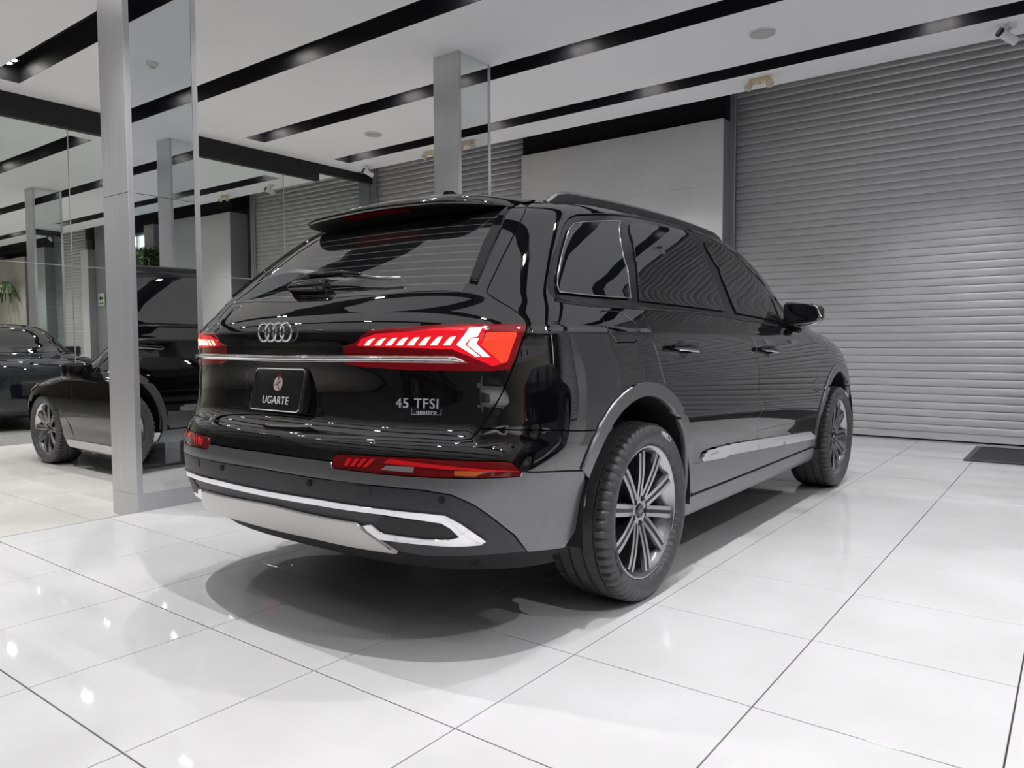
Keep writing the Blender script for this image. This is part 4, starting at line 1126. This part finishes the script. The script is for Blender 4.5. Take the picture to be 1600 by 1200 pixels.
# number plate
pl = rbox('number_plate', (.304,.012,.160), .0055, 'plate', tailgate, (.016,-1.016,.873), (math.radians(-13),0,0), 2)
MB().box(-.145,.150,.004,.030,-.075,.070).build('plate_bracket', 'inner', pl)
_k = 1
fr = [(-.150,-.0075,-.062),(-.150,-.0075,.068),(-.138,-.0075,.079),(.138,-.0075,.079),(.150,-.0075,.068),(.150,-.0075,-.068),(.138,-.0075,-.079),(-.138,-.0075,-.079),(-.150,-.0075,-.068)]
fr = [(x*.975, y, z*.975) for x, y, z in fr]
MB().tube(fr[1:], .0022, 6, True).build('plate_rim', 'chrome', pl)
pt = ob('plate_lettering', text_mesh('ugarte', 'UGARTE', .040, 'textw', .0006, space=1.05), pl, (0,-.0068,-.040), (math.radians(90),0,0)); pt.matrix_basis = Matrix.Translation((0,-.0068,-.040))@Matrix.Rotation(math.radians(90),4,'X'); islands(pt, 'plate_letter')
MB().cyl((0,-.0075,.022), .026, .0012, 1, 28).build('plate_logo_disc', 'textw', pl)
MB().tube([(.004,-.0082,.058),(.001,-.0082,.040),(-.002,-.0082,.024),(.006,-.0082,.008),(.022,-.0082,-.002)], .0022, 6).build('plate_logo_stroke', 'textr', pl)
MB().tube([(-.020,-.0084,.016),(-.006,-.0084,.018),(.008,-.0084,.026),(.014,-.0084,.033)], .002, 6).build('plate_logo_stroke', 'textr', pl)
MB().cyl((.003,-.0084,.053), .005, .0014, 1, 12).build('plate_logo_dot', 'textr', pl)
for s in (-1, 1): MB().box(s*.128-.0022, s*.128+.0022, -.0075, -.0055, -.042, .042).build('plate_slot', 'inner', pl)
# small embossed lettering on the blade
on_surface(text_mesh('quattro_blade', 'quattro', .030, 'satin', .001), 'blade_lettering', 2.36, 2.17, .0115, rdoor[0])
# ------------------------------------------------------------------ other cars in the showroom
def background_car(name, label, loc, rz, tr, paint, wr, lite=False, zoff=0.0, caliper=False):
    root = empty(name, loc, rz); tag(root, label, 'car'); sx, sy, sz = tr
    put('body', body_shell(0, (0, 3.0), .50, vmin=.0), paint, root, tr=tr)
    MB().box(-.8*sx,.8*sx,-.8*sy,3.6*sy,.20*sz,.34*sz).build('floor_pan', 'inner', root)
    for nm in ('quarter_glass','rear_glass','front_glass','tri_glass'): both('side_window', patch_data(T[nm], off=.004, step=.05, gap=0, depth=.004), 'glass', root, tr)
    put('windscreen', grid_data(SF, PH, lin(8.9, 13.1, 14), .004), 'glass', root, tr=tr)
    put('rear_window', patch_data(sym(gl_half), off=.004, step=.06, gap=0, depth=.004), 'glass', root, tr=tr)
    lo, hi = math.pi/2-.5, math.pi/2+.5
    put('grille', grid_data(SF, lin(lo+.1, hi-.1, 13), lin(2.4, 5.0, 7), .008), 'mesh', root, tr=tr)
    put('headlamp', grid_data(SF, lin(.42, .95, 12), lin(5.4, 6.3, 5), .006), 'chrome', root, tr=tr); put('headlamp', grid_data(SF, lin(math.pi-.95, math.pi-.42, 12), lin(5.4, 6.3, 5), .006), 'chrome', root, tr=tr)
    lm = both('tail_lamp', patch_data(T['lamp'], off=.004, step=.05, gap=0, depth=.004), 'reddark', root, tr)
    both('sill_trim', patch_data([yz(.55,.36),yz(2.45,.36),yz(2.45,.27),yz(.55,.27)], off=.012, step=.08, gap=0, depth=.02), 'frame', root, tr)
    both('door_seam', patch_data([yz(2.30,1.05),yz(2.308,1.05),yz(2.308,.38),yz(2.30,.38)], off=.0008, step=.08, gap=0, depth=.001), 'inner', root, tr)
    k = wr/WR
    for y in (0, 3.0):
        for s in (-1, 1):
            li = MB(); n = 14; x0, x1 = s*.50*sx, s*.93*sx
            for i in range(n):
                a0, a1 = math.radians(180*i/n), math.radians(180*(i+1)/n)
                pts = [(y*sy+.505*sy*math.cos(a), .38*sz+.505*sz*math.sin(a)) for a in (a0, a1)]
                li.quad((x0,*pts[0]),(x1,*pts[0]),(x1,*pts[1]),(x0,*pts[1]))
            kk = len(li.v); li.v += [(x0, y*sy+.505*sy*math.cos(math.radians(180*i/n)), .38*sz+.505*sz*math.sin(math.radians(180*i/n))) for i in range(n+1)]; li.f.append(tuple(range(kk, kk+n+1)))
            li.build('arch_liner', 'inner', root, fix=False)
            wheel(root, (s*(.965*sx-.145*k), y*sy, wr+zoff), s > 0, spokes=10 if not lite else 5, scale=k, rot0=.3, text=False)
    for s in (1,-1):
        h = rbox('door_mirror', (.22,.12,.14), .03, paint, root, (s*1.0*sx, 2.05*sy, 1.20*sz), None, 3)
        rbox('mirror_stalk', (.12,.05,.03), .01, 'gloss', root, (s*.93*sx, 2.06*sy, 1.12*sz))
    return root
T_W = .93
cp = background_car('sports_coupe', 'low black sports car with ten-spoke wheels behind the wide mirrored column', (-1.80, 1.66, LEFT_Z), math.pi/2, (.95,.86,.72), 'paint_bg', .318)
sd = background_car('dark_saloon', 'dark blue saloon car behind the glass partition with a price sheet in its windscreen', (-10.95, 2.0, LEFT_Z), -math.pi/2, (.95,.92,.82), 'paint_navy', .34)
wh = background_car('white_saloon', 'white saloon car parked behind the photographer, seen only in reflections', (5.6, -4.9, 0), .5, (.95,.92,.84), 'whitepaint', .34)
bk = background_car('black_hatchback', 'black hatchback parked by the rear wall, seen only in reflections', (.4, -7.2, 0), math.pi/2+math.pi, (.95,.86,.84), 'paint_bg', .34)
put('price_sheet', grid_data(SF, lin(.80, 1.15, 8), lin(9.3, 10.1, 5), .009), 'white', sd, tr=(.95,.92,.82))
background_car('grey_estate', 'dark grey estate car parked right of the black SUV, seen only in reflections', (5.4, .3, 0), 0, (.95,.92,.86), 'paint_navy', .34)
# ------------------------------------------------------------------ plants
def leaf_mesh(l, wd):
    v = [(0,0,0),(l*.3,wd,.01),(l*.65,wd*.8,.0),(l,0,-.02),(l*.65,-wd*.8,0),(l*.3,-wd,.01),(l*.5,0,.015)]
    return v, [(0,1,6),(1,2,6),(2,3,6),(3,4,6),(4,5,6),(5,0,6)]
def leafy(name, boxdims, count, l, wd, parent, loc, droop=0):
    V=[];F=[]
    lv, lf = leaf_mesh(l, wd)
    for _ in range(count):
        c = Vector([random.uniform(-d/2, d/2) for d in boxdims]); ax = random.randrange(3)
        if random.random() < .7: c[ax] = boxdims[ax]/2*random.choice((-1,1))*random.uniform(.85,1.05)
        R = Matrix.Rotation(random.uniform(0,6.28),3,'Z')@Matrix.Rotation(random.uniform(-1.2,1.2)+droop,3,'Y')@Matrix.Rotation(random.uniform(-1,1),3,'X'); s = random.uniform(.7,1.3); k = len(V)
        V += [tuple(c+R@(Vector(p)*s)) for p in lv]; F += [tuple(k+i for i in f) for f in lf]
    o = ob(name, meshd(name, V, F, 'green'), parent, loc); tag(o, kind='stuff'); return o
hd = empty('green_hedge', (10.05, 6.15, 0)); tag(hd, 'clipped green hedge in a tall planter by the daylight window, seen in the mirrors', 'hedge')
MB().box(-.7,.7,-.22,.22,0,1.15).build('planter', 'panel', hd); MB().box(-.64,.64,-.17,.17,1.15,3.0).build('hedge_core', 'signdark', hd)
leafy('foliage', (1.35,.40,1.85), 3600, .07, .02, hd, (0,0,2.1))
fe_ = empty('hanging_fern', (-21.3, 6.3, 2.62)); tag(fe_, 'green fern hanging on the cream wall panel', 'plant')
MB().cyl((0,0,-.12), .13, .2, 2, 20, .17).build('pot', 'panel', fe_)
fr_ = MB()
for i in range(46):
    a = random.uniform(0, 6.28); L = random.uniform(.35,.75); pts = []
    for k in range(6):
        u = k/5; pts.append((math.cos(a)*L*u*.75, math.sin(a)*L*u*.4, .12+.30*u-.95*u*u*L*1.2))
    fr_.tube(pts, [.022,.03,.03,.026,.018,.006], 4)
o = fr_.build('fronds', 'green', fe_); tag(o, kind='stuff')
